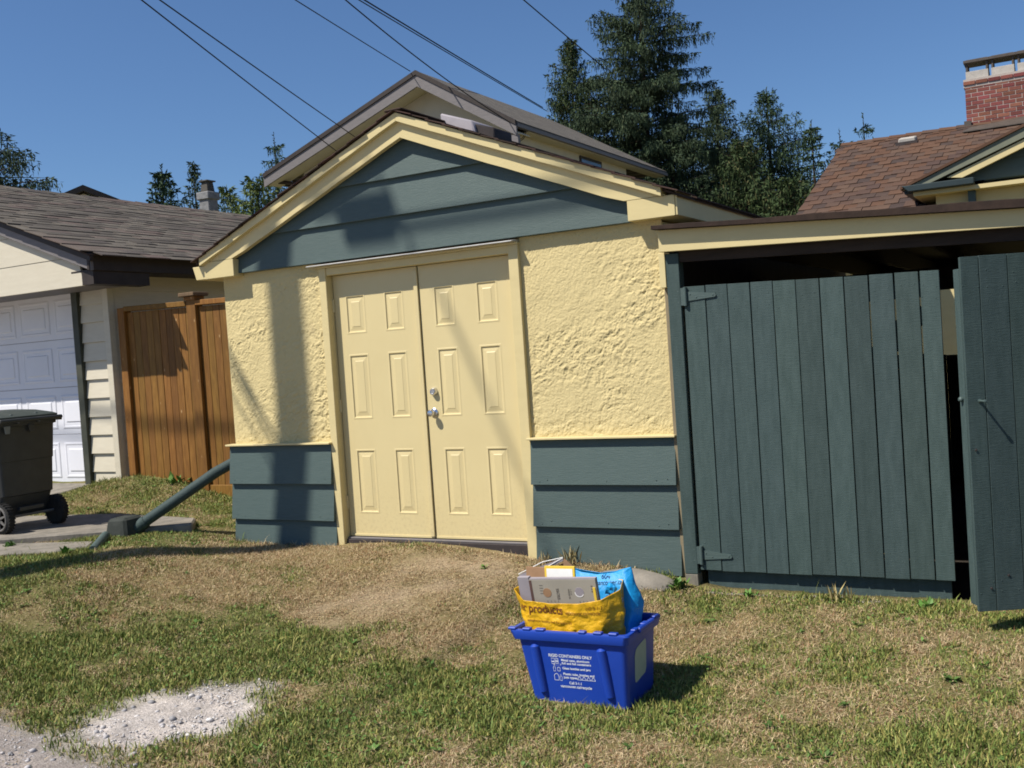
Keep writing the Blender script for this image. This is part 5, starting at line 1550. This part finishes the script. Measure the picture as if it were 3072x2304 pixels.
# ------------------------------------------------------------------ house with brown roof and brick chimney
BH = thing('house', 'house with red-brown shingle roof and brick chimney behind the carport', 'house', (4.2, 13, -.1))
def brown_house():
    yr, zr = 14.97, 5.02
    x0, x1 = 1.0, 9.5
    s = .42
    ye = 9.0; ze = zr - s * (yr - ye)
    MB().hexa([(x0 + .35, 9.9, -.3), (x1, 9.9, -.3), (x1, 20, -.3), (x0 + .35, 20, -.3), (x0 + .35, 9.9, 2.62), (x1, 9.9, 2.62), (x1, 20, 2.62), (x0 + .35, 20, 2.62)]).obj('wall', M['cream'], BH)
    MB().prism([(x0 + .35, 9.9, 2.621), (x0 + .35, 20, 2.621), (x0 + .35, yr, zr - .2)], (.1, 0, 0)).obj('gable_wall', M['teal'], BH)
    MB().prism([(x0, ye, ze - .03), (x0, yr, zr - .02), (x0, yr, zr - .12), (x0, ye, ze - .13)], (2.0, 0, 0)).obj('roof', M['roofedge'], BH)
    MB().prism([(x0 + 2.001, 11.0, zr - .03 - s * (yr - 11.0)), (x0 + 2.001, yr, zr - .02), (x0 + 2.001, yr, zr - .12), (x0 + 2.001, 11.0, zr - .13 - s * (yr - 11.0))], (x1 - x0 - 2.0, 0, 0)).obj('roof', M['roofedge'], BH)
    MB().prism([(x0, yr, zr - .02), (x0, 21, zr - .02 - s * 6), (x0, 21, zr - .12 - s * 6), (x0, yr, zr - .12)], (x1 - x0, 0, 0)).obj('roof', M['roofedge'], BH)
    an = math.atan(s)
    L = (yr - ye) / math.cos(an)
    rows = 26
    me = MB().box(-.104, .104, -.14, .17, 0, .012).mesh('shingle', M['shbrown'], 0)
    me2 = MB().box(-.106, .106, -.150, .16, 0, .020).mesh('shingle', M['shbrown'], 0)
    cand = []
    for r in range(rows):
        d = (r + .5) * L / rows
        for k in range(40):
            x = x0 + .104 + k * .213 - (.105 if r % 2 else 0)
            if x < x0 + .05:
                x = x0 + .052
            y = yr - d * math.cos(an); z = zr - d * math.sin(an)
            if x > x1 or (x > 2.95 and y < 11.1):
                continue
            vis = z > 3.05 and x < 4.6
            cand.append((0 if vis else 1, (x - 5.1) ** 2 + (y + 6.4) ** 2, x, y, z, k, r))
    cand.sort()
    rest = MB()
    R = Matrix.Rotation(an - .035, 3, 'X')
    for i, (v, _, x, y, z, k, r) in enumerate(cand):
        th = (k * 7 + r * 3) % 2 == 0
        jig = (random.uniform(-.004, .004), random.uniform(-.006, .006))
        if i < 298:
            place('shingle', me2 if th else me, BH, (x + jig[0], y + jig[1], z - .012), (an - .035, 0, 0), (.5 if x < x0 + .06 else 1, 1, 1))
        else:
            t = .020 if th else .012
            w = .108 if th else .104
            rest.hexa([R @ Vector(q) + Vector((x + jig[0], y + jig[1], z - .012)) for q in ((-w, -.14, 0), (w, -.14, 0), (w, .16, 0), (-w, .16, 0), (-w, -.14, t), (w, -.14, t), (w, .16, t), (-w, .16, t))])
    tag(rest.obj('roof_shingles', M['shbrown_i'], BH), kind='stuff')
    for k in range(28):
        x = x0 + k * .30
        MB().hexa([(x, yr - .15, zr - .045), (x + .31, yr - .15, zr - .055), (x + .31, yr, zr + .012), (x, yr, zr + .022), (x, yr - .15, zr - .03), (x + .31, yr - .15, zr - .045), (x + .31, yr, zr + .025), (x, yr, zr + .04)]).obj('ridge_shingle', M['shbrown'], BH)
    # roof vent
    MB().hexa([(2.13, 14.35, 4.72), (2.46, 14.35, 4.72), (2.46, 14.6, 4.83), (2.13, 14.6, 4.83), (2.15, 14.33, 4.86), (2.44, 14.33, 4.86), (2.44, 14.6, 4.92), (2.15, 14.6, 4.92)]).obj('roof_vent', M['flue'], BH, .015)
    MB().box(2.10, 2.49, 14.26, 14.34, 4.70, 4.785).obj('vent_flashing', M['ventdark'], BH)
    # front gable with cornice return
    gx, gz_ = 6.1, 4.62
    gs = .395
    yf = 9.6
    def rz(x):
        return gz_ - gs * abs(x - gx)
    MB().prism([(3.9, yf + .25, 3.33), (8.3, yf + .25, 3.33), (gx, yf + .25, gz_ - .22)], (0, 3, 0)).obj('gable_wall', M['teal'], BH)
    for i in range(4):
        z0 = 3.34 + i * .26
        h0 = (gz_ - .2 - z0) / gs; h1 = max(.02, (gz_ - .2 - z0 - .26) / gs)
        MB().prism([(gx - h0, yf + .21, z0), (gx + h0, yf + .21, z0), (gx + h1, yf + .235, z0 + .26), (gx - h1, yf + .235, z0 + .26)], (0, .012, 0)).obj('gable_board', M['teal'], BH)
    for s2 in (-1, 1):
        xe = gx + s2 * 3.28
        MB().prism([(gx, yf - .06, gz_ + .03), (xe, yf - .06, rz(xe) + .03), (xe, yf - .06, rz(xe) - .01), (gx, yf - .06, gz_ - .01)], (0, 3.4, 0)).obj('gable_roof', M['shbrown'], BH)
        MB().prism([(gx, yf - .03, gz_ - .0105), (xe + .02, yf - .03, rz(xe) - .0105), (xe + s2 * -.25, yf - .03, rz(xe) - .015), (gx, yf - .03, gz_ - .19)], (0, .10, 0)).obj('rake_trim', simple('shaded_barge_trim', (.17, .18, .13), (.14, .15, .11), .6, .3, 6), BH)  # shade on the upper barge is put into this grey-green
        xs2 = xe - s2 * .62
        MB().prism([(gx, yf, gz_ - .1905), (xs2, yf, rz(xs2) - .155), (xs2 - s2 * .2, yf, rz(xs2 - s2 * .2) - .262), (gx, yf, gz_ - .295)], (0, .06, 0)).obj('barge_board', M['cream'], BH)
    g = MB()
    g.prism([(2.84, yf - .10, 3.36), (3.80, yf - .10, 3.36), (3.80, yf - .10, 3.27), (2.93, yf - .10, 3.27)], (0, .12, 0))
    g.obj('gutter', M['darkteal'], BH, .01)
    MB().box(2.86, 2.98, yf + .03, 12.5, 3.25, 3.35).obj('gutter', M['darkteal'], BH, .01)
    MB().hexa([(2.98, yf + .03, 3.21), (8.9, yf + .03, 3.21), (8.9, 12.4, 3.21), (2.98, 12.4, 3.21), (2.98, yf + .03, 3.268), (8.9, yf + .03, 3.268), (8.9, 12.4, 3.268), (2.98, 12.4, 3.268)]).obj('soffit', M['cream'], BH)
    MB().box(3.25, 8.6, 9.89, 12, 2.0, 3.209).obj('wing_wall', M['cream'], BH)
    MB().box(3.69, 3.79, 9.75, 9.85, 2.4, 3.209).obj('bracket', M['teal'], BH)
    # window trim seen lit through the gap between the gates
    wd = MB().box(4.05, 5.6, 9.80, 9.888, 1.40, 2.30).obj('window', M['cream'], BH, .004)
    MB().box(4.42, 5.25, 9.78, 9.799, 1.52, 2.18).obj('pane', M['glass'], wd)
    MB().box(3.95, 5.7, 9.76, 9.90, 1.32, 1.395).obj('sill', M['cream'], wd, .004)
    # brick chimney
    CHX0, CHX1, CY0, CY1 = 3.285, 5.10, 14.93, 15.65
    ch = MB().box(CHX0 + .006, CHX1 - .006, CY0 + .006, CY1 - .006, 4.6, 5.866).obj('chimney', M['mortar'], BH)
    bl, bh, mj = .2, .064, .0115
    bme = MB().box(-bl / 2, bl / 2, 0, .05, 0, bh).mesh('brick', M['brick'], .003)
    hme = MB().box(-.047, .047, 0, .05, 0, bh).mesh('brick', M['brick'], .003)
    z = 4.855; r = 0
    while z < 5.80:
        top = z > 5.70
        off = .022 if top else 0
        xs_ = CHX0 - off
        first = r % 2 == 1
        x = xs_
        while x < CHX1 + off - .04:
            full = not (x == xs_ and first)
            w = bl if full else .094
            if x + w > CHX1 + off + .01:
                full = False; w = .094
            dz = math.sin((x + r) * 7) * .001
            place('brick', bme if full else hme, ch, (x + w / 2, CY0 - off - .0 + random.uniform(-.002, .002), z + dz))
            x += w + mj
        z += bh + mj; r += 1
    MB().box(CHX0 - .022, CHX1 + .022, CY0 - .0215 + .02, CY1 + .02, 5.715, 5.867).obj('chimney_crown', M['mortar'], ch)
    for k in range(4):
        a = CHX0 + .02 + k * .437; b = a + .385
        po = MB()
        po.box(a, b, 15.0, 15.38, 5.8675, 6.02)
        po.obj('chimney_pot', M['flue'], ch, .004)
        cp = MB()
        for xx in (a + .004, b - .039):
            for yy in (15.005, 15.34):
                cp.box(xx, xx + .035, yy, yy + .035, 6.021, 6.175)
        cp.box(a - .03, b + .03, 14.96, 15.42, 6.1755, 6.225)
        cp.box(a + .01, b - .01, 15.0, 15.38, 6.2255, 6.24)
        cp.obj('chimney_cap', M['flashing'], ch, .003)
    MB().hexa([(CHX0 - .03, 14.40, 4.815), (CHX1 + .03, 14.40, 4.815), (CHX1 + .03, 14.92, 4.93), (CHX0 - .03, 14.92, 4.93), (CHX0 - .03, 14.40, 4.83), (CHX1 + .03, 14.40, 4.83), (CHX1 + .03, 14.925, 5.06), (CHX0 + .1, 14.925, 5.0)]).obj('flashing', M['flashing'], BH)
    MB().box(CHX0 - .04, CHX0 + .08, 14.86, 14.922, 4.93, 5.09).obj('flashing', M['flashing'], BH)
brown_house()

# ------------------------------------------------------------------ things beyond the left garage roof
fc = thing('chimney', 'grey rendered chimney with dark pot rising beyond the grey-brown garage roof', 'chimney', (-16.9, 15.9, 5))
MB().box(-17.13, -16.75, 15.62, 16.0, 4.0, 6.52).obj('stack', M['chimgrey'], fc, .02)
MB().box(-17.18, -16.70, 15.57, 16.05, 6.36, 6.58).obj('collar', M['chimgrey'], fc, .02)
MB().hexa([(-17.08, 15.66, 6.581), (-16.80, 15.66, 6.581), (-16.80, 15.96, 6.581), (-17.08, 15.96, 6.581), (-17.05, 15.69, 6.88), (-16.83, 15.69, 6.88), (-16.83, 15.93, 6.88), (-17.05, 15.93, 6.88)]).obj('pot', M['chimcap'], fc, .01)
MB().box(-17.11, -16.77, 15.63, 15.99, 6.881, 6.92).obj('cap', M['chimcap'], fc, .01)
fh = thing('house', 'distant dark gable top just showing over the grey-brown garage roof', 'house', (-28.62, 21.0, -.1), math.radians(50))
MB().prism([(-2.2, 0, 7.8), (2.0, 0, 7.8), (0, 0, 8.75)], (0, 6, 0)).obj('gable_wall', M['housewall'], fh, origin=LOCAL)
MB().box(-2.1, 1.9, .05, 6, 0, 7.799).obj('wall', M['housewall'], fh, origin=LOCAL)
for s_ in (-1, 1):
    MB().prism([(0, -.4, 9.02), (s_ * 2.9, -.4, 7.74), (s_ * 2.9, -.4, 7.52), (0, -.4, 8.80)], (0, 7, 0)).obj('roof', M['brownfascia'], fh, origin=LOCAL)

# ------------------------------------------------------------------ conifers
def sprays_mesh(name, O, D, Ln, Wd, mat):
    """kite-shaped needle sprays: origins, directions, lengths, widths"""
    n = len(O)
    D = D / np.maximum(np.linalg.norm(D, axis=1, keepdims=True), 1e-6)
    r = rng.normal(size=(n, 3))
    S = np.cross(D, r); S /= np.maximum(np.linalg.norm(S, axis=1, keepdims=True), 1e-6)
    m = O + D * (Ln * .42)[:, None]
    V = np.stack([O, m + S * Wd[:, None], O + D * Ln[:, None], m - S * Wd[:, None]], 1)
    F = (np.arange(n) * 4)[:, None] + np.array([0, 1, 2, 3])
    return np_mesh(name, V.reshape(-1, 3), F, mat)

def conifer(label, x, y, top, rad, seed, base=-.1, start=.12, nb=120, droop=.25, up=.15, mat='spruce', hang=.5, spray=.2, lean=(0, 0), density=1.0, group=None, kind='spruce_tree', prof=.8, vmin=None, ragged=.3, wid=.14, whorl=0, tw=.34):
    r_ = np.random.default_rng(seed)
    H = top - base
    t_ = thing(kind, label, 'tree', (x, y, base), 0, group)
    tr = MB()
    rr = max(.05, H * .013)
    tr.tube([(lean[0] * f, lean[1] * f, H * f) for f in (0, .25, .5, .75, .93, 1.0)], [rr * 1.25, rr, rr * .72, rr * .4, rr * .12, .008], 9)
    O = []; D = []; L_ = []; W_ = []
    for k in range(nb):
        if whorl:
            f = start + (1 - start) * (max(0.0, k // whorl + r_.normal(0, .10)) / (nb / whorl)) ** .92
        else:
            f = start + (1 - start) * ((k + r_.uniform(0, .9)) / nb) ** .92
        f = min(max(f, start), .995)
        h = H * f
        if vmin is not None and h + base < vmin:
            continue
        Lb = rad * min(1.0, ((1 - f) / (1 - start)) ** prof * 1.02 + .02) * r_.uniform(1 - ragged, 1 + ragged * .45)
        Lb = max(Lb, .12)
        a = k * 2.399 + r_.uniform(-.5, .5)
        if whorl:
            a = (k % whorl) * 2 * PI / whorl + (k // whorl) * 1.1 + r_.uniform(-.35, .35)
        hd = np.array([math.cos(a), math.sin(a), 0.0]); sd = np.array([-math.sin(a), math.cos(a), 0.0])
        o0 = np.array([lean[0] * f, lean[1] * f, h])
        ns = max(4, int(Lb / .13))
        s = np.linspace(0, 1, ns)
        rise = up * r_.uniform(.6, 1.3)
        z_ = Lb * (rise * s - droop * s ** 2 * (1.15 - .5 * f) + .14 * np.maximum(s - .72, 0) ** 1.5 * 3)
        C_ = o0 + hd * (Lb * s)[:, None] + np.array([0, 0, 1.0]) * z_[:, None] + sd * (.05 * Lb * np.sin(s * 4 + a))[:, None]
        if Lb > .5:
            tr.tube([tuple(C_[0]), tuple(C_[ns // 2]), tuple(C_[-1])], [max(.012, Lb * .012), max(.008, Lb * .007), .004], 5, cap=False)
        for j in range(ns):
            if s[j] < .08 and Lb > .8:
                continue
            tl = Lb * tw * (1.05 - .75 * s[j]) * r_.uniform(.55, 1.15) + .07
            for sg in (-1, 1):
                if r_.random() > .94:
                    continue
                nt_ = max(3, int(tl / .07 * density))
                q = np.linspace(.1, 1, nt_)
                dv = hd * .8 + sd * sg * .8
                P = C_[j] + dv * (tl * q)[:, None] + np.array([0, 0, 1.0]) * (-.28 * tl * q ** 1.6)[:, None] + r_.normal(0, .018, (nt_, 3))
                dd = np.tile(dv, (nt_, 1)) * .7 + sd * (r_.choice([-1, 1], nt_) * .55)[:, None] + np.array([0, 0, -.12]) + r_.normal(0, .25, (nt_, 3))
                O.append(P); D.append(dd); L_.append(spray * r_.uniform(.55, 1.15, nt_)); W_.append(spray * wid * r_.uniform(.7, 1.3, nt_))
                nh = int(hang * nt_ + r_.random())
                if nh:
                    ii = r_.integers(0, nt_, nh)
                    ln = spray * r_.uniform(.5, 1.2, nh)
                    for m in range(3):
                        O.append(P[ii] + np.array([0, 0, -1.0]) * (ln * .62 * m)[:, None] + r_.normal(0, .012, (nh, 3)))
                        D.append(np.array([0, 0, -1.0]) + r_.normal(0, .24, (nh, 3)) + dv * .1); L_.append(ln); W_.append(spray * wid * (1.05 - .2 * m) * r_.uniform(.6, 1.1, nh))
        O.append(np.tile(C_[-1], (4, 1))); D.append(np.tile(hd, (4, 1)) + r_.normal(0, .35, (4, 3))); L_.append(spray * r_.uniform(.7, 1.2, 4)); W_.append(spray * .15 * np.ones(4))
    for q in range(30):
        O.append(np.array([[lean[0], lean[1], H - q * .03]])); D.append(np.array([[0, 0, .8]]) + r_.normal(0, .5, (1, 3))); L_.append(np.array([spray * .6])); W_.append(np.array([spray * .12]))
    tr.obj('trunk', M['bark'], t_, origin=LOCAL)
    link('crown', sprays_mesh('crown', np.concatenate(O), np.concatenate(D), np.concatenate(L_), np.concatenate(W_), M[mat]), t_)
    return len(np.concatenate(L_))

nsp = 0
TG = 'conifers behind the houses'
nsp += conifer('tallest spruce with layered drooping boughs, its top out of the picture', -7.45, 25.95, 14.2, 3.75, 3, start=.16, nb=176, droop=.32, up=.26, mat='spruce', hang=1.0, spray=.15, lean=(.25, 0), group=TG, prof=.58, vmin=4.4, ragged=.45, whorl=8, tw=.29, density=1.6)
nsp += conifer('narrow feathery cedar left of the tallest spruce', -10.25, 26.8, 12.1, 2.9, 8, start=.2, nb=210, droop=.10, up=.35, mat='cedar', hang=1.0, spray=.15, density=1.4, group=TG, kind='cedar_tree', prof=.8, vmin=6.3, ragged=.45, tw=.36)
nsp += conifer('dark spruce just right of the tallest spruce, half its height', -6.45, 31.0, 10.7, 3.8, 12, start=.2, nb=150, droop=.26, up=.24, mat='spruce', hang=.9, spray=.16, density=1.4, group=TG, prof=.85, vmin=4.0, ragged=.5, whorl=5, tw=.26)
nsp += conifer('pointed dark fir between the half-height spruce and the thin-topped fir', -4.3, 29.9, 9.95, 4.5, 21, start=.15, nb=170, droop=.16, up=.24, mat='fir', hang=.6, spray=.15, density=1.5, group=TG, kind='fir_tree', prof=.9, vmin=3.6, ragged=.5, whorl=5, tw=.26)
nsp += conifer('thin-topped fir left of the brown roof edge', -2.55, 28.6, 8.3, 2.2, 25, start=.2, nb=84, droop=.16, up=.25, mat='fir', hang=.2, spray=.18, density=.6, group=TG, kind='fir_tree', prof=1.1, vmin=3.0, whorl=4)
nsp += conifer('sparse young fir with twin tips above the brown roof edge', -1.75, 29.0, 7.95, 1.7, 28, start=.3, nb=40, droop=.1, up=.3, mat='fir', hang=.1, spray=.16, density=.45, group=TG, kind='fir_tree', prof=.8, vmin=5.0, whorl=4, tw=.22)
nsp += conifer('sparse young fir nearest the brown roof, with the higher wispy tip', -1.05, 29.4, 8.4, 1.6, 29, start=.3, nb=40, droop=.1, up=.3, mat='fir', hang=.1, spray=.16, density=.4, group=TG, kind='fir_tree', prof=.8, vmin=5.0, whorl=4, tw=.22)
nsp += conifer('broad dark cedar filling in below the pointed fir', -3.9, 25.2, 7.4, 2.8, 33, start=.05, nb=170, droop=.08, up=.4, mat='cedar', hang=.8, spray=.16, density=1.1, group=TG, kind='cedar_tree', prof=.7, vmin=2.6, ragged=.45)
nsp += conifer('yellow-green cedar low beside the brown roof edge', -2.3, 24.2, 5.9, 2.1, 36, start=.05, nb=120, droop=.08, up=.45, mat='cedar', hang=.7, spray=.18, density=.8, group=TG, kind='cedar_tree', prof=.6, vmin=2.6, ragged=.4)
nsp += conifer('dark spruce low behind the end of the grey house roof', -6.2, 25.2, 8.4, 3.2, 38, start=.1, nb=140, droop=.22, up=.22, mat='spruce', hang=.8, spray=.16, density=1.2, group=TG, prof=.7, vmin=2.8, whorl=5, ragged=.4)
nsp += conifer('large fir at the left edge with only its right boughs showing', -18.5, 8.2, 9.2, 5.6, 41, start=.2, nb=150, droop=.2, up=.2, mat='spruce', hang=.7, spray=.13, density=1.4, group=TG, kind='fir_tree', prof=.75, ragged=.4, vmin=4.8, whorl=8, tw=.28)
nsp += conifer('small dark spruce left of the grey chimney', -29.7, 26.0, 10.5, 2.6, 44, start=.35, nb=80, droop=.2, up=.24, mat='fir', hang=.5, spray=.26, density=.7, group=TG, vmin=7.0, prof=.9, whorl=5)
nsp += conifer('wispy light green larch right beside the grey chimney', -28.5, 26.7, 10.6, 2.0, 46, start=.35, nb=50, droop=.2, up=.4, mat='cedar', hang=.4, spray=.22, density=.45, group=TG, kind='larch_tree', vmin=7.0, prof=1.1)
nsp += conifer('slim spruce with bare whorls by the left eave of the grey house', -23.4, 26.2, 10.9, 2.6, 49, start=.3, nb=52, droop=.22, up=.16, mat='fir', hang=.5, spray=.18, density=1.0, group=TG, vmin=6.5, prof=.9, ragged=.3, whorl=4, tw=.26)
nsp += conifer('pale feathery bush right of the grey chimney', -23.7, 23.6, 8.5, 1.5, 52, start=.3, nb=60, droop=.05, up=.6, mat='hedge', hang=.4, spray=.22, density=.5, group=TG, kind='bush', vmin=5.5, prof=.6)
nsp += conifer('yellow-green bush at the foot of the slim spruce', -21.3, 22.7, 8.35, 1.7, 55, start=.3, nb=90, droop=.05, up=.6, mat='hedge', hang=.5, spray=.22, density=.7, group=TG, kind='bush', vmin=5.5, prof=.5)

# ------------------------------------------------------------------ utility pole (its shadow falls on the garage) and the service wires
PX, PY = -3.83, -4.42
UP = thing('utility_pole', 'wooden utility pole in the alley, casting the long shadow on the garage', 'utility pole', (PX, PY, -.35))
MB().tube([(PX, PY, -.6), (PX, PY, 5), (PX, PY, 12.9)], [.165, .155, .135], 16).obj('post', M['polewood'], UP, smooth=True)
MB().box(PX + .27, PX + .73, PY - .61, PY - .51, 10.50, 10.80).obj('equipment_box', M['vent'], UP, .01)
MB().box(PX + .05, PX + .56, PY - .5095, PY - .45, 10.60, 10.65).obj('bracket', M['vent'], UP)
MB().box(PX - .9, PX + .9, PY - .05, PY + .05, 12.35, 12.46).obj('crossarm', M['polewood'], UP)
def wire(label, a, b, sag, r=.008, coil=False):
    a = Vector(a); b = Vector(b)
    pts = []
    for k in range(33):
        t = k / 32
        p = a.lerp(b, t); p.z -= sag * 4 * t * (1 - t)
        pts.append(p)
    m = MB()
    m.tube(pts, r, 6)
    if coil:
        for (q, rr) in ((0, .13), (.5, .17)):
            c = b + Vector((-.02, -.08, -.02))
            m.tube([c + Vector((rr * math.cos(t * .4 + q), .02 * math.sin(t), rr * 1.15 * math.sin(t * .4 + q) - .08)) for t in range(17)], r * .8, 5)
    o = m.obj('service_wire', M['wire'], None, origin=tuple(a))
    tag(o, label, 'wire', 'service wires from the utility pole')
ac = MB()
pts = [Vector((-26 + k, -4.58, 10.45 - .055 * (k - 22) + .004 * ((k - 22) ** 2) * .5)) for k in range(23)] + [Vector((-4 + k, -4.58, 9.88 + .004 * (k ** 2) * .3)) for k in range(1, 30)]
ac.tube(pts, .028, 6)
tag(ac.obj('alley_cable', M['wire'], None, origin=(-3.9, -4.58, 9.6)), 'thick cable strung along the alley from the utility pole', 'cable')
wire('lowest of the wires on the left, running down to the grey house gable', (PX, PY, 7.89), (-9.61, 12.9, 6.05), .03, .011)
wire('second wire from the left, ending under the grey house gable', (PX, PY, 7.57), (-9.35, 13.0, 6.5), .03, .011)
wire('wire reaching the peak of the grey house', (PX, PY, 7.65), (-8.39, 13.9, 8.05), .03, .010)
wire('sagging wire with a coil of slack at the grey house eave', (PX, PY, 10.35), (-5.95, 14.6, 6.42), .75, .011, True)
wire('upper of the twin wires passing over the grey house roof', (PX, PY, 7.80), (-11.1, 26.1, 9.80), .05, .016)
wire('lower of the twin wires passing over the grey house roof', (PX, PY, 7.70), (-11.0, 26.17, 9.68), .05, .012)
wire('highest wire, running into the boughs of the tallest spruce', (PX, PY, 10.28), (-8.3, 25.4, 10.4), .05, .016)

wire('left of two wires crossing the alley from the top of the utility pole', (PX - .02, PY, 12.5), (PX - .09 - .55, -20, 12.3), .0, .009)
wire('right of two wires crossing the alley from the top of the utility pole', (PX, PY, 12.5), (PX - .5, -20, 12.25), .0, .011)
# ------------------------------------------------------------------ weeds along the walls
def weed(name, label, x, y, n, h, seed, broad=True):
    r_ = np.random.default_rng(seed)
    z = gz(x, y)
    t_ = thing(name, label, 'weed', (x, y, z))
    V = []; F = []
    for k in range(n):
        a = r_.uniform(0, 2 * PI); l = h * r_.uniform(.6, 1.1); w = l * (.16 if broad else .04)
        up = r_.uniform(.5, 1.3) if broad else r_.uniform(1.0, 1.5)
        d = np.array([math.cos(a) * math.cos(up), math.sin(a) * math.cos(up), math.sin(up)]); s = np.array([-math.sin(a), math.cos(a), 0]) * w
        o = r_.normal(0, h * .22, 3) * np.array([1, 1, 0])
        b = len(V)
        V += [o, o + d * l * .5 + s, o + d * l + np.array([0, 0, -l * .15]), o + d * l * .5 - s]
        F.append((b, b + 1, b + 2, b + 3))
    link('leaves', np_mesh('leaves', np.array(V), np.array(F), M['leaf'] if broad else M['strawleaf'], False), t_)
M['strawleaf'] = simple('dry_grass_stalk', (.38, .30, .15), (.28, .24, .10), .7, .2, 9, var=.25, island=True)
weed('weed', 'broad green weed at the foot of the left gate post', 2.76, -.23, 22, .10, 1)
weed('weed', 'leafy weed in front of the dark gap between the gates', 4.25, -.30, 26, .07, 2)
weed('weed', 'small green weed under the third gate board from the post', 3.22, -.22, 14, .07, 3)
weed('weed', 'leafy weed in front of the left wheel of the bin', -2.60, -1.12, 26, .10, 4)
weed('weed', 'green weed climbing against the orange-brown fence', -3.15, 1.19, 18, .16, 5)
weed('weed', 'green tuft at the front edge of the lower concrete strip', -1.78, -1.22, 24, .09, 6)
weed('grass_tuft', 'dry seeding grass tuft below the siding right of the doors', 1.98, -.14, 26, .16, 7, False)
weed('grass_tuft', 'dry grass tuft by the foot of the right door casing', 1.78, -.13, 16, .10, 8, False)
weed('grass_tuft', 'tall dry stalks under the middle of the left plank gate', 3.75, -.25, 22, .15, 9, False)
